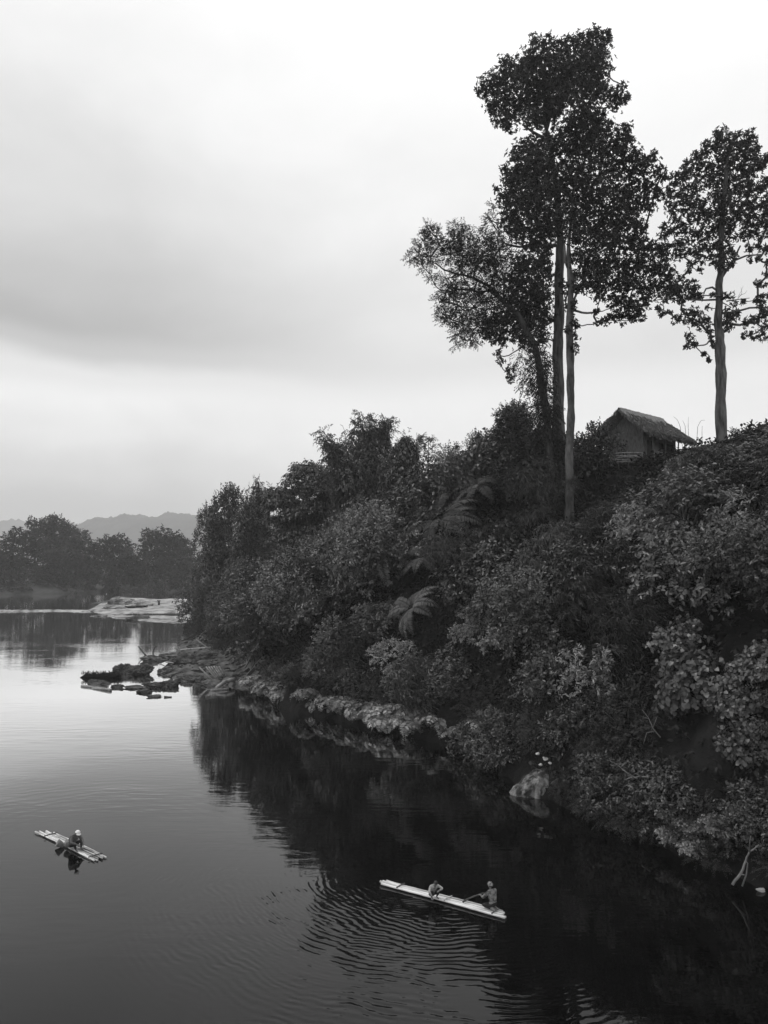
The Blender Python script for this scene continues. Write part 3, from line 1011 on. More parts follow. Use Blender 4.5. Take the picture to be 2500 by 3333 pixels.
# ------------------------------------------------------------------ tall trees: trunk, limbs and blobs of leaf rosettes
def tall_tree(name, label, Y, trunk_px, trunk_r, blobs, ros, mat, bark, seed, leaf=.26, spread=1.0, style='ros', limbs=None, depth=1.4, extra=None):
    """trunk_px: picture points of the trunk's middle line at depth Y; blobs: (px, py, radius in pixels)"""
    rs = np.random.default_rng(seed)
    base = at(*trunk_px[0], Y)
    base[2] = min(base[2], float(tz(base[0], Y))) - .3
    root = empty(name, base, label, 'tree')
    tp = [base] + [at(px, py, Y) for px, py in trunk_px[1:]]
    q = Geo()
    # smooth the trunk line
    fine, fr = [], []
    for i in range(len(tp) - 1):
        for t in np.linspace(0, 1, 6, endpoint=(i == len(tp) - 2)):
            fine.append(tp[i] * (1 - t) + tp[i + 1] * t - base)
            fr.append(trunk_r[i] * (1 - t) + trunk_r[i + 1] * t)
    fr = np.array(fr) * (1 + .06 * np.sin(np.arange(len(fr)) * 1.7) + .03 * rs.normal(size=len(fr)))
    fine = [f_ + np.array((.04 * math.sin(i * .9), .03 * math.cos(i * .7), 0)) for i, f_ in enumerate(fine)]
    q.tube(fine, list(fr), 14)
    q.v = [tuple(np.array(v_) + .05 * np.array(mnoise.noise_vector(Vector((v_[0] * 2.5, v_[1] * 2.5, v_[2] * .9)))) + .02 * np.array(mnoise.noise_vector(Vector(v_) * 6))) for v_ in q.v]
    link('trunk', q.mesh('trunk', bark), root)
    L = Leaves(seed)
    lb = Geo()
    cen, rad_ = [], []
    for (px, py, rp) in blobs:
        cen.append(at(px, py, Y + rs.uniform(-1.25, .75) * depth * spread) - base)
        rad_.append(rp * mpp(Y))
    # limbs: every blob joins the nearest limb or trunk point that lies below or beside it
    nodes = [f_ for f_ in fine if f_[2] > .3 * fine[-1][2]]
    nt0 = len(nodes)
    par, todo = {}, set(range(len(cen)))
    best = {i: min(((np.linalg.norm(cen[i] - nodes[k]) * 1.25 + 1.6 * max(0, nodes[k][2] - cen[i][2] + .3), k) for k in range(nt0))) for i in todo}
    while todo:
        i = min(todo, key=lambda j: best[j][0])
        todo.discard(i)
        nodes.append(cen[i])
        kk = len(nodes) - 1
        par[kk] = best[i][1]
        for j in todo:
            cst = np.linalg.norm(cen[j] - cen[i]) + 1.0 * max(0, cen[i][2] - cen[j][2])
            if cst < best[j][0]:
                best[j] = (cst, kk)
    load = {k: 1 for k in par}
    for k in sorted(par, reverse=True):
        if par[k] in load:
            load[par[k]] += load[k]
    for k, pa in par.items():
        a_, b2 = nodes[pa], nodes[k]
        ln_ = np.linalg.norm(b2 - a_)
        r1 = .016 + .011 * math.sqrt(load[k])
        r0 = r1 * 1.25 if pa >= nt0 else r1 * 1.5
        bend = .10 * ln_ * rs.normal(size=3) + np.array((0, 0, -.07 * ln_))
        pts_ = curve_pts(a_, b2, bend, 7)
        lb.tube([p_ + (.02 * rs.normal(size=3) if 0 < i_ < 6 else 0) for i_, p_ in enumerate(pts_)], list(np.linspace(r0, r1, 7)), 6)
    for c, r in zip(cen, rad_):
        n = max(10, int(ros * r * r))
        P, D = L.shell(c, r, n, 1.0, .30, -.95)
        if style == 'ros':
            # twigs reach past the blob edge here and there
            P = P + D * np.maximum(0, rs.normal(size=(len(P), 1)) * .24 - .04) * r
            L.rosettes(P, D + .5 * rs.normal(size=D.shape) + np.array((0, 0, .25)), 7, leaf, .46)
            nt = max(3, n // 14)
            Pt, Dt = L.shell(c, r * .95, nt, 1.0, .9, -.9)
            for p_, d_ in zip(Pt, Dt):
                lb.tube(curve_pts(c, p_, .1 * r * rs.normal(size=3), 4), [.018, .014, .01, .006], 4)
        else:
            L.sprays(P, D + .4 * rs.normal(size=D.shape), .42, 9, leaf, .5, LEAF, .85, .15, 1.0, .08)
            nt = max(4, n // 12)
            Pt, Dt = L.shell(c, r * 1.05, nt, 1.0, .8, -.9)
            for p_, d_ in zip(Pt, Dt):
                lb.tube(curve_pts(c, p_, .18 * r * rs.normal(size=3), 5), [.022, .016, .012, .009, .005], 4)
    if limbs:
        for ln_, r0, r1 in limbs:
            pts = [at(px, py, Y + (ex[0] if ex else 0)) - base for px, py, *ex in ln_]
            lb.tube(pts, list(np.linspace(r0, r1, len(pts))), 7)
    link('limbs', lb.mesh('limbs', bark), root)
    if extra:
        extra(L, base, Y, rs)
    link('crown', L.mesh('crown', mat), root)
    return root


def c4(lst):
    return [(1250 + x * .7535, 50 + y * .7535, r * .7535) for x, y, r in lst]


def c2(lst):
    return [(1900 + x * .4068, 350 + y * .4068, r * .4068) for x, y, r in lst]


A_top = [(660, 170, 62), (705, 120, 40), (645, 105, 26), (740, 200, 75), (610, 215, 60), (660, 260, 80), (590, 290, 75), (500, 290, 62), (450, 300, 48), (425, 330, 32), (530, 240, 45),
         (525, 195, 30), (500, 360, 62), (470, 400, 38), (560, 400, 70), (500, 445, 42), (540, 480, 34), (620, 370, 80), (690, 350, 80), (740, 290, 85), (800, 220, 70),
         (850, 150, 62), (890, 100, 46), (925, 85, 34), (955, 110, 40), (965, 75, 20), (890, 190, 75), (930, 170, 50), (830, 280, 85), (900, 270, 80), (950, 240, 36), (880, 350, 80),
         (940, 330, 45), (985, 345, 42), (1030, 360, 32), (1045, 350, 20), (1035, 300, 18), (1000, 385, 30), (790, 360, 75), (640, 450, 50), (690, 440, 60), (740, 400, 50), (820, 110, 40), (770, 125, 35)]
A_mid = [(620, 560, 46), (580, 600, 50), (640, 620, 75), (570, 680, 58), (545, 720, 44), (620, 720, 85), (520, 660, 22), (550, 790, 50), (515, 800, 36), (490, 755, 22), (600, 820, 85), (540, 880, 58),
         (560, 930, 40), (620, 920, 75), (680, 980, 60), (700, 560, 60), (690, 660, 80), (680, 760, 90), (690, 860, 90), (720, 930, 70), (640, 1000, 32), (690, 1030, 30), (590, 970, 30),
         (600, 1060, 48), (640, 1090, 62), (690, 1080, 52), (570, 1130, 62), (620, 1170, 72), (560, 1220, 62), (690, 1150, 60), (680, 1230, 62), (620, 1260, 72), (560, 1300, 62), (500, 1320, 52),
         (455, 1350, 40), (440, 1385, 24), (490, 1400, 34), (540, 1380, 50), (600, 1350, 62), (660, 1310, 62), (700, 1300, 40), (620, 1410, 42), (680, 1390, 45), (490, 1460, 16), (500, 1495, 18), (545, 1540, 24), (550, 1575, 18)]
B_mid = [(880, 430, 52), (830, 440, 45), (930, 440, 50), (790, 490, 60), (880, 500, 85), (960, 490, 52), (750, 560, 60), (820, 570, 85), (910, 580, 90), (990, 560, 52), (1040, 510, 40), (1055, 485, 22),
         (1030, 580, 52), (1080, 610, 44), (1070, 540, 22), (1110, 640, 42), (1150, 620, 30), (1165, 600, 16), (1160, 660, 34), (1195, 690, 30), (1205, 660, 14), (1010, 660, 80), (900, 690, 100), (800, 680, 90),
         (1090, 710, 62), (1150, 740, 46), (1185, 770, 32), (760, 760, 75), (860, 790, 95), (960, 780, 90), (1050, 790, 78), (1120, 810, 52), (1150, 830, 24), (790, 870, 75), (880, 890, 90), (980, 880, 85),
         (1060, 890, 70), (1110, 920, 36), (840, 950, 62), (920, 970, 75), (1000, 970, 70), (1080, 980, 55), (1130, 1000, 48), (1180, 1010, 40), (1210, 1040, 34), (850, 1040, 55), (900, 1080, 70), (980, 1070, 85),
         (1060, 1080, 75), (1140, 1080, 68), (1210, 1100, 50), (870, 1150, 52), (840, 1180, 24), (930, 1160, 60), (1010, 1170, 66), (1080, 1170, 60), (1150, 1180, 50), (1220, 1180, 46), (1260, 1210, 36),
         (930, 1225, 26), (920, 1280, 20), (925, 1325, 20), (960, 1315, 26), (1000, 1250, 40), (1060, 1250, 50), (1120, 1240, 38), (1040, 1300, 32), (1000, 1300, 30), (1090, 1290, 34), (1115, 1310, 18), (1080, 1310, 20)]
C_bl = [(1110, 200, 50), (1080, 250, 55), (1130, 270, 75), (1060, 205, 24), (1230, 210, 30), (1240, 270, 75), (1330, 220, 45), (1300, 290, 62), (1360, 260, 40), (1390, 330, 38), (1350, 380, 75), (1250, 380, 95),
        (1130, 370, 95), (1020, 330, 62), (980, 300, 40), (960, 370, 50), (890, 380, 40), (900, 430, 52), (840, 460, 42), (800, 480, 26), (850, 520, 50), (960, 470, 75), (1060, 480, 85), (1180, 500, 95), (1300, 500, 90),
        (1400, 470, 62), (1450, 430, 50), (1470, 390, 34), (780, 540, 50), (730, 540, 30), (740, 600, 50), (820, 600, 60), (690, 570, 30), (910, 570, 40), (1000, 590, 75), (1090, 610, 85), (1200, 640, 95), (1330, 640, 100), (1450, 620, 90),
        (680, 660, 40), (740, 690, 55), (820, 690, 60), (900, 660, 52), (660, 740, 34), (690, 800, 42), (760, 780, 60), (840, 780, 62), (820, 840, 40), (930, 770, 60), (1040, 720, 62), (1120, 740, 85), (1230, 780, 95), (1370, 790, 110), (1480, 780, 80),
        (700, 850, 26), (740, 900, 45), (640, 950, 36), (670, 1000, 42), (620, 1020, 26), (720, 980, 50), (800, 950, 62), (880, 880, 70), (980, 860, 80), (1100, 860, 90), (1220, 900, 90), (1350, 920, 85), (1460, 920, 75),
        (650, 1080, 40), (690, 1110, 30), (760, 1080, 50), (860, 1040, 70), (960, 1000, 85), (1080, 980, 85), (1180, 1010, 70), (1290, 1020, 50), (1360, 1000, 44), (1440, 1020, 52), (730, 1170, 44), (800, 1170, 48), (880, 1150, 58),
        (970, 1120, 70), (1070, 1120, 75), (1150, 1140, 62), (1100, 1220, 62), (1160, 1260, 46), (1080, 1280, 42), (1030, 1210, 46), (930, 1230, 44), (860, 1250, 34), (930, 1300, 20), (830, 1310, 24), (1200, 1190, 40),
        (1330, 1130, 38), (1400, 1120, 40), (1460, 1140, 40), (1330, 1220, 20), (1400, 1210, 20), (1470, 1240, 28),
        (700, 1330, 44), (760, 1390, 50), (680, 1400, 46), (620, 1370, 34), (840, 1420, 50), (780, 1460, 52), (700, 1470, 46), (900, 1450, 46), (920, 1500, 44), (860, 1510, 52), (640, 1530, 34), (790, 1530, 40),
        (600, 1600, 22), (630, 1650, 36), (680, 1640, 22), (740, 1690, 40), (800, 1640, 36), (870, 1640, 50), (910, 1650, 34), (830, 1700, 36), (880, 1720, 48), (940, 1740, 40), (830, 1820, 28), (860, 1870, 40), (830, 1910, 22), (890, 1900, 22), (980, 1690, 34),
        (1000, 1740, 30), (1010, 1800, 30), (1020, 1850, 28), (1040, 1910, 24), (960, 1970, 16), (1000, 1600, 22), (1030, 1500, 22), (1000, 2020, 16),
        (1130, 1520, 34), (1180, 1510, 30), (1200, 1570, 28), (1270, 1560, 22), (1160, 1650, 50), (1200, 1680, 42), (1220, 1640, 26), (1150, 1720, 46), (1150, 1770, 26), (1290, 1720, 36), (1340, 1700, 40), (1380, 1720, 26),
        (1290, 1820, 32), (1340, 1820, 24), (1390, 1540, 42), (1440, 1520, 44), (1430, 1600, 48), (1470, 1660, 44), (1420, 1680, 44), (1450, 1750, 40), (1410, 1800, 34), (1460, 1850, 34), (1390, 1850, 26), (1390, 1410, 34), (1440, 1420, 22), (1460, 1340, 22)]
D_bl = [(190, 920, 26), (215, 950, 40), (170, 970, 38), (240, 990, 42), (150, 1030, 38), (110, 1050, 22), (200, 1040, 45), (165, 1080, 24), (205, 1125, 26), (320, 920, 34), (350, 960, 48), (300, 970, 45), (290, 1030, 55), (360, 1030, 70),
        (430, 960, 40), (430, 1030, 70), (490, 960, 42), (500, 1040, 70), (480, 1100, 60), (400, 1090, 55), (330, 1100, 42), (280, 1140, 36), (270, 1190, 42), (240, 1240, 34), (255, 1290, 34), (310, 1180, 45), (320, 1250, 52), (290, 1310, 40),
        (380, 1180, 52), (390, 1260, 60), (450, 1190, 60), (460, 1270, 62), (520, 1160, 50), (520, 1260, 50), (340, 1330, 48), (400, 1340, 55), (460, 1340, 48), (320, 1380, 34), (310, 1420, 18), (370, 1400, 30), (400, 1410, 20), (455, 885, 24), (435, 905, 16), (470, 830, 18)]

tall_tree('tall_tree', 'tallest tree, thick pale trunk with a dark high crown', 58.0,
          [(1821, 1600), (1818, 1345), (1816, 1150), (1820, 950), (1824, 780), (1812, 620), (1790, 470), (1770, 380), (1768, 250), (1790, 140)],
          [.52, .43, .40, .36, .31, .22, .15, .12, .07, .03], c4(A_top + A_mid), 140, M['leaf_tall'], M['bark'], 1, .22,
          limbs=[(((1770, 450), (1735, 430), (1700, 405)), .13, .07), (((1775, 440), (1790, 390), (1800, 340)), .12, .06), (((1815, 800), (1745, 798), (1690, 804), (1648, 796)), .13, .07)])
tall_tree('tall_tree', 'slim pale trunk tree standing beside the tallest tree, dark bushy crown', 53.0,
          [(1852, 1760), (1855, 1640), (1853, 1500), (1859, 1290), (1854, 1140), (1857, 920), (1850, 800), (1875, 560), (1900, 420)],
          [.33, .29, .28, .26, .25, .21, .13, .07, .03], c4(B_mid) + [(1866, 1010, 14), (1868, 1050, 15), (1880, 1060, 10), (1868, 1095, 14), (1872, 1125, 14), (1868, 1145, 13), (1846, 960, 16), (1850, 1000, 14), (1862, 985, 15), (1858, 1030, 12), (1846, 1075, 10), (1870, 940, 18), (1835, 930, 18), (1875, 895, 22)], 140, M['leaf_tall'], M['bark_pale'], 2, .21,
          limbs=[(((1853, 880), (1840, 850), (1838, 800)), .12, .07), (((1857, 940), (1890, 930), (1930, 920)), .09, .05)])
tall_tree('tall_tree', 'lone tall tree with a thick straight trunk behind the thatched hut', 56.0,
          [(2348, 1470), (2346, 1300), (2345, 1130), (2338, 1060), (2340, 950), (2345, 880), (2352, 700), (2370, 500), (2390, 440)],
          [.42, .38, .37, .29, .24, .22, .17, .10, .04], c2(C_bl), 135, M['leaf_tall'], M['bark'], 3, .22,
          limbs=[(((2334, 945), (2318, 935), (2298, 940), (2290, 955)), .09, .05), (((2338, 975), (2290, 977), (2240, 975)), .08, .05), (((2350, 1020), (2395, 1015), (2440, 1002), (2500, 1000)), .09, .06),
                 (((2352, 1010), (2380, 1000), (2352, 985)), .06, .04), (((2385, 850), (2430, 832), (2480, 828)), .08, .05), (((2352, 900), (2385, 850), (2410, 800)), .10, .06),
                 (((2365, 980), (2400, 975), (2440, 970)), .05, .02), (((2400, 975), (2415, 955), (2412, 935)), .02, .008), (((2408, 962), (2425, 955), (2432, 945)), .015, .006), (((2402, 968), (2412, 948), (2420, 930)), .012, .006)])


def vines(L, base, Y, rs):
    """the leaf coat round the leaning trunk"""
    for (px, py, rp, n) in ((1750, 1130, 34, 60), (1758, 1180, 34, 60), (1765, 1230, 36, 60), (1735, 1220, 30, 34), (1770, 1280, 36, 60), (1745, 1270, 26, 34), (1776, 1330, 36, 60), (1752, 1320, 24, 30),
                            (1710, 1150, 40, 34), (1700, 1210, 34, 34), (1690, 1170, 30, 26), (1720, 1260, 34, 30), (1745, 1340, 36, 44), (1725, 1100, 40, 40), (1700, 1060, 44, 40), (1740, 1050, 40, 44), (1785, 1430, 40, 80), (1790, 1480, 44, 80), (1768, 1240, 40, 70), (1775, 1300, 40, 80), (1782, 1350, 38, 80), (1760, 1190, 38, 60), (1792, 1400, 38, 80), (1745, 1400, 40, 60), (1800, 1330, 22, 40), (1782, 1160, 26, 34), (1790, 1240, 22, 30), (1780, 1380, 40, 70)):
        c = at(px, py, Y + rs.uniform(-.6, .6)) - base
        P, D = L.shell(c, rp * mpp(Y), n, 1.3, .3, -1)
        L.sprays(P, D * .6 + np.array((0, 0, -.6)), .5, 8, .15, .55, LEAF, .8, .4, .8, .1)


tall_tree('spreading_tree', 'small-leaved tree leaning out to the left, open airy crown and vine-clad trunk', 56.0,
          [(1795, 1600), (1785, 1400), (1765, 1250), (1740, 1120), (1680, 1020), (1640, 985), (1590, 930), (1540, 905), (1450, 880), (1400, 850)],
          [.34, .30, .27, .24, .19, .16, .12, .10, .06, .02], c4(D_bl), 190, M['leaf_small'], M['stem'], 4, .13, 1.0, 'spray',
          limbs=[(((1640, 985), (1610, 940), (1600, 900), (1640, 870)), .09, .03), (((1640, 985), (1640, 920), (1648, 880)), .08, .03), (((1555, 910), (1545, 940), (1510, 960), (1470, 950)), .07, .03),
                 (((1600, 850), (1640, 790), (1600, 720), (1580, 690)), .06, .015), (((1640, 760), (1610, 730), (1585, 745)), .03, .01)], extra=vines)

# ------------------------------------------------------------------ hand-placed plants of the bank and its crest
KEEP = []


def spot(kind, px, py, sc, label, group=None, var=None, name=None, Y=None, tilt=(0, 0), keep=None, stretch=None):
    """plant whose foot is where the picture point meets the bank (or the ground at depth Y)"""
    if Y is None:
        w = hit(px, py)
    else:
        w = at(px, py, Y)
        w[2] = float(tz(w[0], Y))
    if w is None:
        return None
    w[2] -= .15
    s3 = (sc, sc, sc) if stretch is None else (sc * stretch[0], sc * stretch[0], sc * stretch[1])
    e = plant(kind, w, s3, None, label, group, name, var, tilt, .75)
    hh, hw = SIZE[kind]
    KEEP.append((w[0], w[1], hw * sc * .6 if keep is None else keep))
    return e


def crest(kind, px, top_py, Y, sc, label, **kw):
    """plant at depth Y whose top reaches the picture row top_py"""
    w = at(px, top_py, Y)
    gz = float(tz(w[0], Y))
    hh = SIZE[kind][0]
    need = (w[2] - gz) / hh
    e = plant(kind, (w[0], w[1], gz - .15), (sc, sc, max(.3, min(need, 2.6))), kw.get('rz'), label, kw.get('group'), kw.get('name'), kw.get('var'))
    KEEP.append((w[0], w[1], SIZE[kind][1] * sc * .7))
    return e


# skyline, from the headland on the left to the hut
crest('round_tree', 745, 1582, 108, 1.25, 'round dark tree at the far end of the wooded bank', var=0)
crest('round_tree', 690, 1650, 118, 1.05, 'dark tree on the headland, lower beside the round dark tree', var=1)
crest('broadleaf_bush', 640, 1760, 125, 1.6, 'leafy tree low on the headland above the gravel bar', var=1)
crest('bamboo_clump', 850, 1560, 104, .75, 'bamboo sprig rising behind the round dark tree', var=1)
crest('round_tree', 800, 1640, 98, 1.0, 'grey-green tree between the round dark tree and the tiered tree', var=0)
crest('tiered_tree', 975, 1512, 88, 1.45, 'dark tree with flat tiers of leaves on the skyline', var=0)
crest('tiered_tree', 1075, 1535, 84, 1.05, 'smaller tiered tree behind the flat-tiered skyline tree', var=1)
crest('bamboo_clump', 1135, 1378, 78, 1.15, 'feathery bamboo plume leaning left on the crest', var=1)
crest('bamboo_clump', 1222, 1398, 77, 1.0, 'tallest upright bamboo plume on the crest', var=0)
crest('bamboo_clump', 1318, 1398, 76, .85, 'short bamboo plume between the tallest plume and the wispy young tree', var=2)
crest('wispy_sapling', 1393, 1412, 73, 1.3, 'wispy young tree with see-through tiers against the sky')
crest('leafy_tree', 1178, 1432, 74, 1.1, 'leafy tree between the leaning and the tallest bamboo plume', var=1)
crest('leafy_tree', 1272, 1440, 73, 1.0, 'leafy tree between the tallest and the short bamboo plume', var=0)
crest('dark_bush', 1352, 1470, 71, 1.3, 'dark bush under the wispy young tree', var=1)
crest('vine_mound', 1470, 1440, 66, 1.35, 'vine-smothered mound beside the wispy young tree', var=0)
crest('leafy_tree', 1500, 1438, 67, .9, 'leafy tree among the vine mounds', var=0)
crest('leafy_tree', 1640, 1425, 62, .9, 'leafy tree between the vine mounds and the twin trunks', var=2)
crest('leafy_tree', 1545, 1393, 65.5, .5, 'vine-clad knob sticking up from the vine mounds', var=1)
crest('vine_mound', 1600, 1440, 64, 1.45, 'broad vine-smothered mound near the twin trunks', var=1)
crest('round_tree', 1700, 1305, 61, .8, 'dark bushy tree round the feet of the twin trunks', var=0)
crest('round_tree', 1655, 1325, 60, .9, 'dark leafy tree left of the twin trunks, crown against the sky', var=1)
crest('round_tree', 1745, 1400, 57, .75, 'dense dark tree in front of the tallest tree trunk', var=1)
crest('dark_bush', 1780, 1400, 59, 1.0, 'dark bush at the foot of the tallest tree', var=1)
crest('dark_bush', 1900, 1375, 57, 1.05, 'dark bush between the slim trunk and the thatched hut', var=0)
crest('dark_bush', 1950, 1392, 56, .85, 'dark dense bush against the hut gable', var=1)
crest('fine_leaf_bush', 2130, 1476, 53.5, .5, 'round dark bush in front of the hut railing', var=0)
crest('fine_leaf_bush', 2235, 1470, 54, .8, 'low bush at the far end of the hut', var=1)
crest('fine_leaf_bush', 2440, 1395, 60, 1.0, 'low bush on the hilltop right of the lone tall trunk', var=0)
crest('broadleaf_bush', 2500, 1392, 58, .8, 'leafy bush on the hilltop at the picture edge', var=2)
crest('dark_bush', 1245, 1500, 72, 1.1, 'dark bush filling the foot of the tallest bamboo plume', var=0)
crest('broadleaf_bush', 1100, 1500, 74, 1.1, 'leafy bush under the left bamboo plume', var=0)

# tree ferns in the middle of the bank
for i, (px, py, sc, lb) in enumerate(((1330, 1690, 1.0, 'tree fern with fronds reaching left, topmost of the pale ferns'),
                                      (1410, 1800, 1.25, 'largest tree fern, two long fronds hanging down'),
                                      (1235, 1915, 1.15, 'tree fern with long fronds spread to the left over a dark gap'),
                                      (1375, 1925, .95, 'pale tree fern right of the fern over the dark gap'),
                                      (1535, 1690, .9, 'fern with a crooked pale stem beside the drooping leaves'),
                                      (1470, 1620, .9, 'high fern below the vine mounds'),
                                      (840, 1905, 1.0, 'fern with curling fronds on the left slope'),
                                      (850, 2010, .8, 'lower fern on the left slope'),
                                      (1330, 2080, .8, 'fern above the waterline fringe'),
                                      (1000, 2080, .75, 'small fern low on the left slope'))):
    w = hit(px + 35, py - 45)
    w = w + np.array((-.5, -1.3, 1.3))
    plant('tree_fern', w, sc, None, lb, 'tree ferns on the bank', None, i, (0, 0), .8)
    KEEP.append((w[0] - .8, w[1] - 1.8, 2.6))

# bright leaf clusters on the right
for i, (px, py, sc, lb, kd) in enumerate(((2215, 2110, .6, 'bright climber with big round leaves, upper left of its group', 'climber_bush'),
                                          (2275, 2250, .75, 'largest bright climber with big round leaves', 'climber_bush'),
                                          (2395, 2320, .55, 'bright round-leaved climber between the largest climber and the picture edge', 'climber_bush'),
                                          (2500, 2200, .55, 'bright round-leaved climber cut by the picture edge', 'climber_bush'),
                                          (2430, 2420, .5, 'lowest bright round-leaved climber, trailing down the dark hollow', 'climber_bush'),
                                          (1720, 1930, .9, 'pale-leaved bush with finger-like leaves on the mid slope', 'pale_leaf_bush'),
                                          (1560, 2080, .75, 'pale-leaved bush with white-topped leaf tufts', 'pale_leaf_bush'),
                                          (1680, 2110, .85, 'pale-leaved bush right of the white-topped tufts', 'pale_leaf_bush'),
                                          (1960, 2250, .9, 'pale-leaved bush with layered hanging leaves', 'pale_leaf_bush'),
                                          (2100, 1760, .9, 'pale-leaved bush high on the slope under the hut', 'pale_leaf_bush'),
                                          (2420, 1790, 1.0, 'pale-leaved bush in layers at the upper right', 'pale_leaf_bush'),
                                          (1980, 1990, 1.05, 'drooping narrow-leaved bush in the middle of the slope', 'drooping_bush'),
                                          (1900, 1900, 1.0, 'drooping narrow-leaved bush round a bare pale stem', 'drooping_bush'),
                                          (2080, 2130, 1.0, 'drooping narrow-leaved bush beside the bright climbers', 'drooping_bush'),
                                          (2120, 1880, 1.0, 'drooping narrow-leaved bush with pale hanging tips', 'drooping_bush'),
                                          (1300, 2180, .8, 'small-leaved bright bush low on the bank', 'pale_leaf_bush'),
                                          (1195, 2120, 1.0, 'drooping narrow-leaved bush just above the fern fringe, left of the bright small-leaved bush', 'drooping_bush'),
                                          (1400, 2270, .95, 'drooping narrow-leaved bush over the right half of the fern fringe', 'drooping_bush'))):

    spot(kd, px, py, sc, lb, {'climber_bush': 'bright round-leaved climbers', 'pale_leaf_bush': 'pale-leaved bushes', 'drooping_bush': 'drooping narrow-leaved bushes'}[kd], i)

for px, py, sc, kd, lb in ((1110, 2100, .8, 'broadleaf_bush', 'broad-leaved bush in the dark hollow above the left half of the fern fringe'),
                           (1250, 2060, .9, 'dark_bush', 'dark bush in the hollow under the fern with spread fronds'),
                           (1340, 2240, .9, 'dark_bush', 'dark bush right behind the middle of the fern fringe'),
                           (1470, 2230, .9, 'broadleaf_bush', 'broad-leaved bush above the right end of the fern fringe'),
                           (1850, 2560, .38, 'fine_leaf_bush', 'fine-leaved bush drooping over the right side of the pale boulder'),
                           (1640, 2420, .7, 'dark_bush', 'dark bush between the fern fringe and the pale boulder')):
    spot(kd, px, py, sc, lb)

# pale fern fringe hanging over the waterline
fr_px0 = [(845, 2262), (872, 2278), (905, 2288), (935, 2300), (972, 2308), (1010, 2318), (1050, 2328), (1085, 2336), (1120, 2344), (1160, 2354), (1200, 2366), (1240, 2378), (1282, 2390), (1325, 2396), (1368, 2402),
         (1410, 2408), (1450, 2418), (1535, 2448), (1570, 2462), (1630, 2490), (1665, 2510)]
fr_px = []
for i in range(16):
    a_, b2 = fr_px0[i], fr_px0[i + 1]
    fr_px += [a_, ((a_[0] + b2[0]) / 2, (a_[1] + b2[1]) / 2 - 2)]
fr_px += fr_px0[16:]
nf = len(fr_px)
for i, (px, py) in enumerate(fr_px):
    w = ground(px, py - 14)
    lb = 'pale hanging fern clump in the fringe along the waterline'
    if i == 0:
        lb = 'pale hanging fern clump nearest the rocky point, end of the waterline fringe'
    if i >= nf - 2:
        lb = ('pale hanging fern clump next to the big pale boulder', 'pale hanging fern clump just left of the big pale boulder')[nf - 1 - i]
    if i in (nf - 4, nf - 3):
        lb = ('separate pale fern clump between the long fringe and the boulder ferns', 'lower of the two separate pale fern clumps by the water')[i - (nf - 4)]
    plant('fringe_fern', (w[0] - .3 + .15 * math.sin(i * 5.1), w[1] - .35, .36 + .16 * math.sin(i * 3.3)), 1.10 + .38 * math.sin(i * 2.2), None, lb, 'pale ferns along the waterline', None, i, (R(14), 0))
    KEEP.append((w[0], w[1], .8))
for i, (px, py) in enumerate(((2190, 2770), (2235, 2765), (2280, 2755), (2325, 2745), (2365, 2740), (2265, 2800))):
    w = hit(px, py)
    if w is None:
        w = ground(px, py)
    plant('climber_bush', w + np.array((-.3, -.5, .35)), .23, None, 'pale leafy shoot low over the dark water beside the forked root' if i else 'pale leafy shoot farthest from the forked root, over dark water', 'pale shoots over the dark water', 'pale_shoot', i, (R(25), 0))

# ------------------------------------------------------------------ the rest of the bank, spaced over the ground
TOPX = [500, 560, 600, 640, 700, 760, 850, 900, 1000, 1060, 1160, 1300, 1400, 1500, 1650, 1750, 1850, 1960, 1985, 2000, 2130, 2240, 2300, 2340, 2400, 2500, 2600]
TOPY = [2000, 1960, 1830, 1760, 1680, 1630, 1620, 1590, 1560, 1540, 1500, 1480, 1540, 1490, 1430, 1440, 1440, 1440, 1530, 1580, 1575, 1510, 1470, 1480, 1430, 1400, 1400]
rs = np.random.default_rng(77)
cand = []
for k in range(16000):
    x, y = rs.uniform(-48, 42), rs.uniform(12, 150)
    cand.append((x, y))
cx_ = np.array(cand)
cd = poly_sd(cx_[:, 0], cx_[:, 1], WOOD)
acc = [(a, b_, c) for a, b_, c in KEEP]
LOOK = {'leafy_tree': 'round leafy tree', 'drooping_tree': 'drooping-leaved tree', 'broadleaf_bush': 'broad-leaved bush', 'dark_bush': 'dark dense bush', 'fine_leaf_bush': 'fine-leaved bush', 'drooping_bush': 'drooping narrow-leaved bush',
        'vine_mound': 'vine-draped bush', 'tiered_tree': 'small tiered tree', 'round_tree': 'bushy tree', 'pale_leaf_bush': 'pale-tipped bush', 'climber_bush': 'round-leaved climber'}
n_auto = 0
half = len(cand) // 2
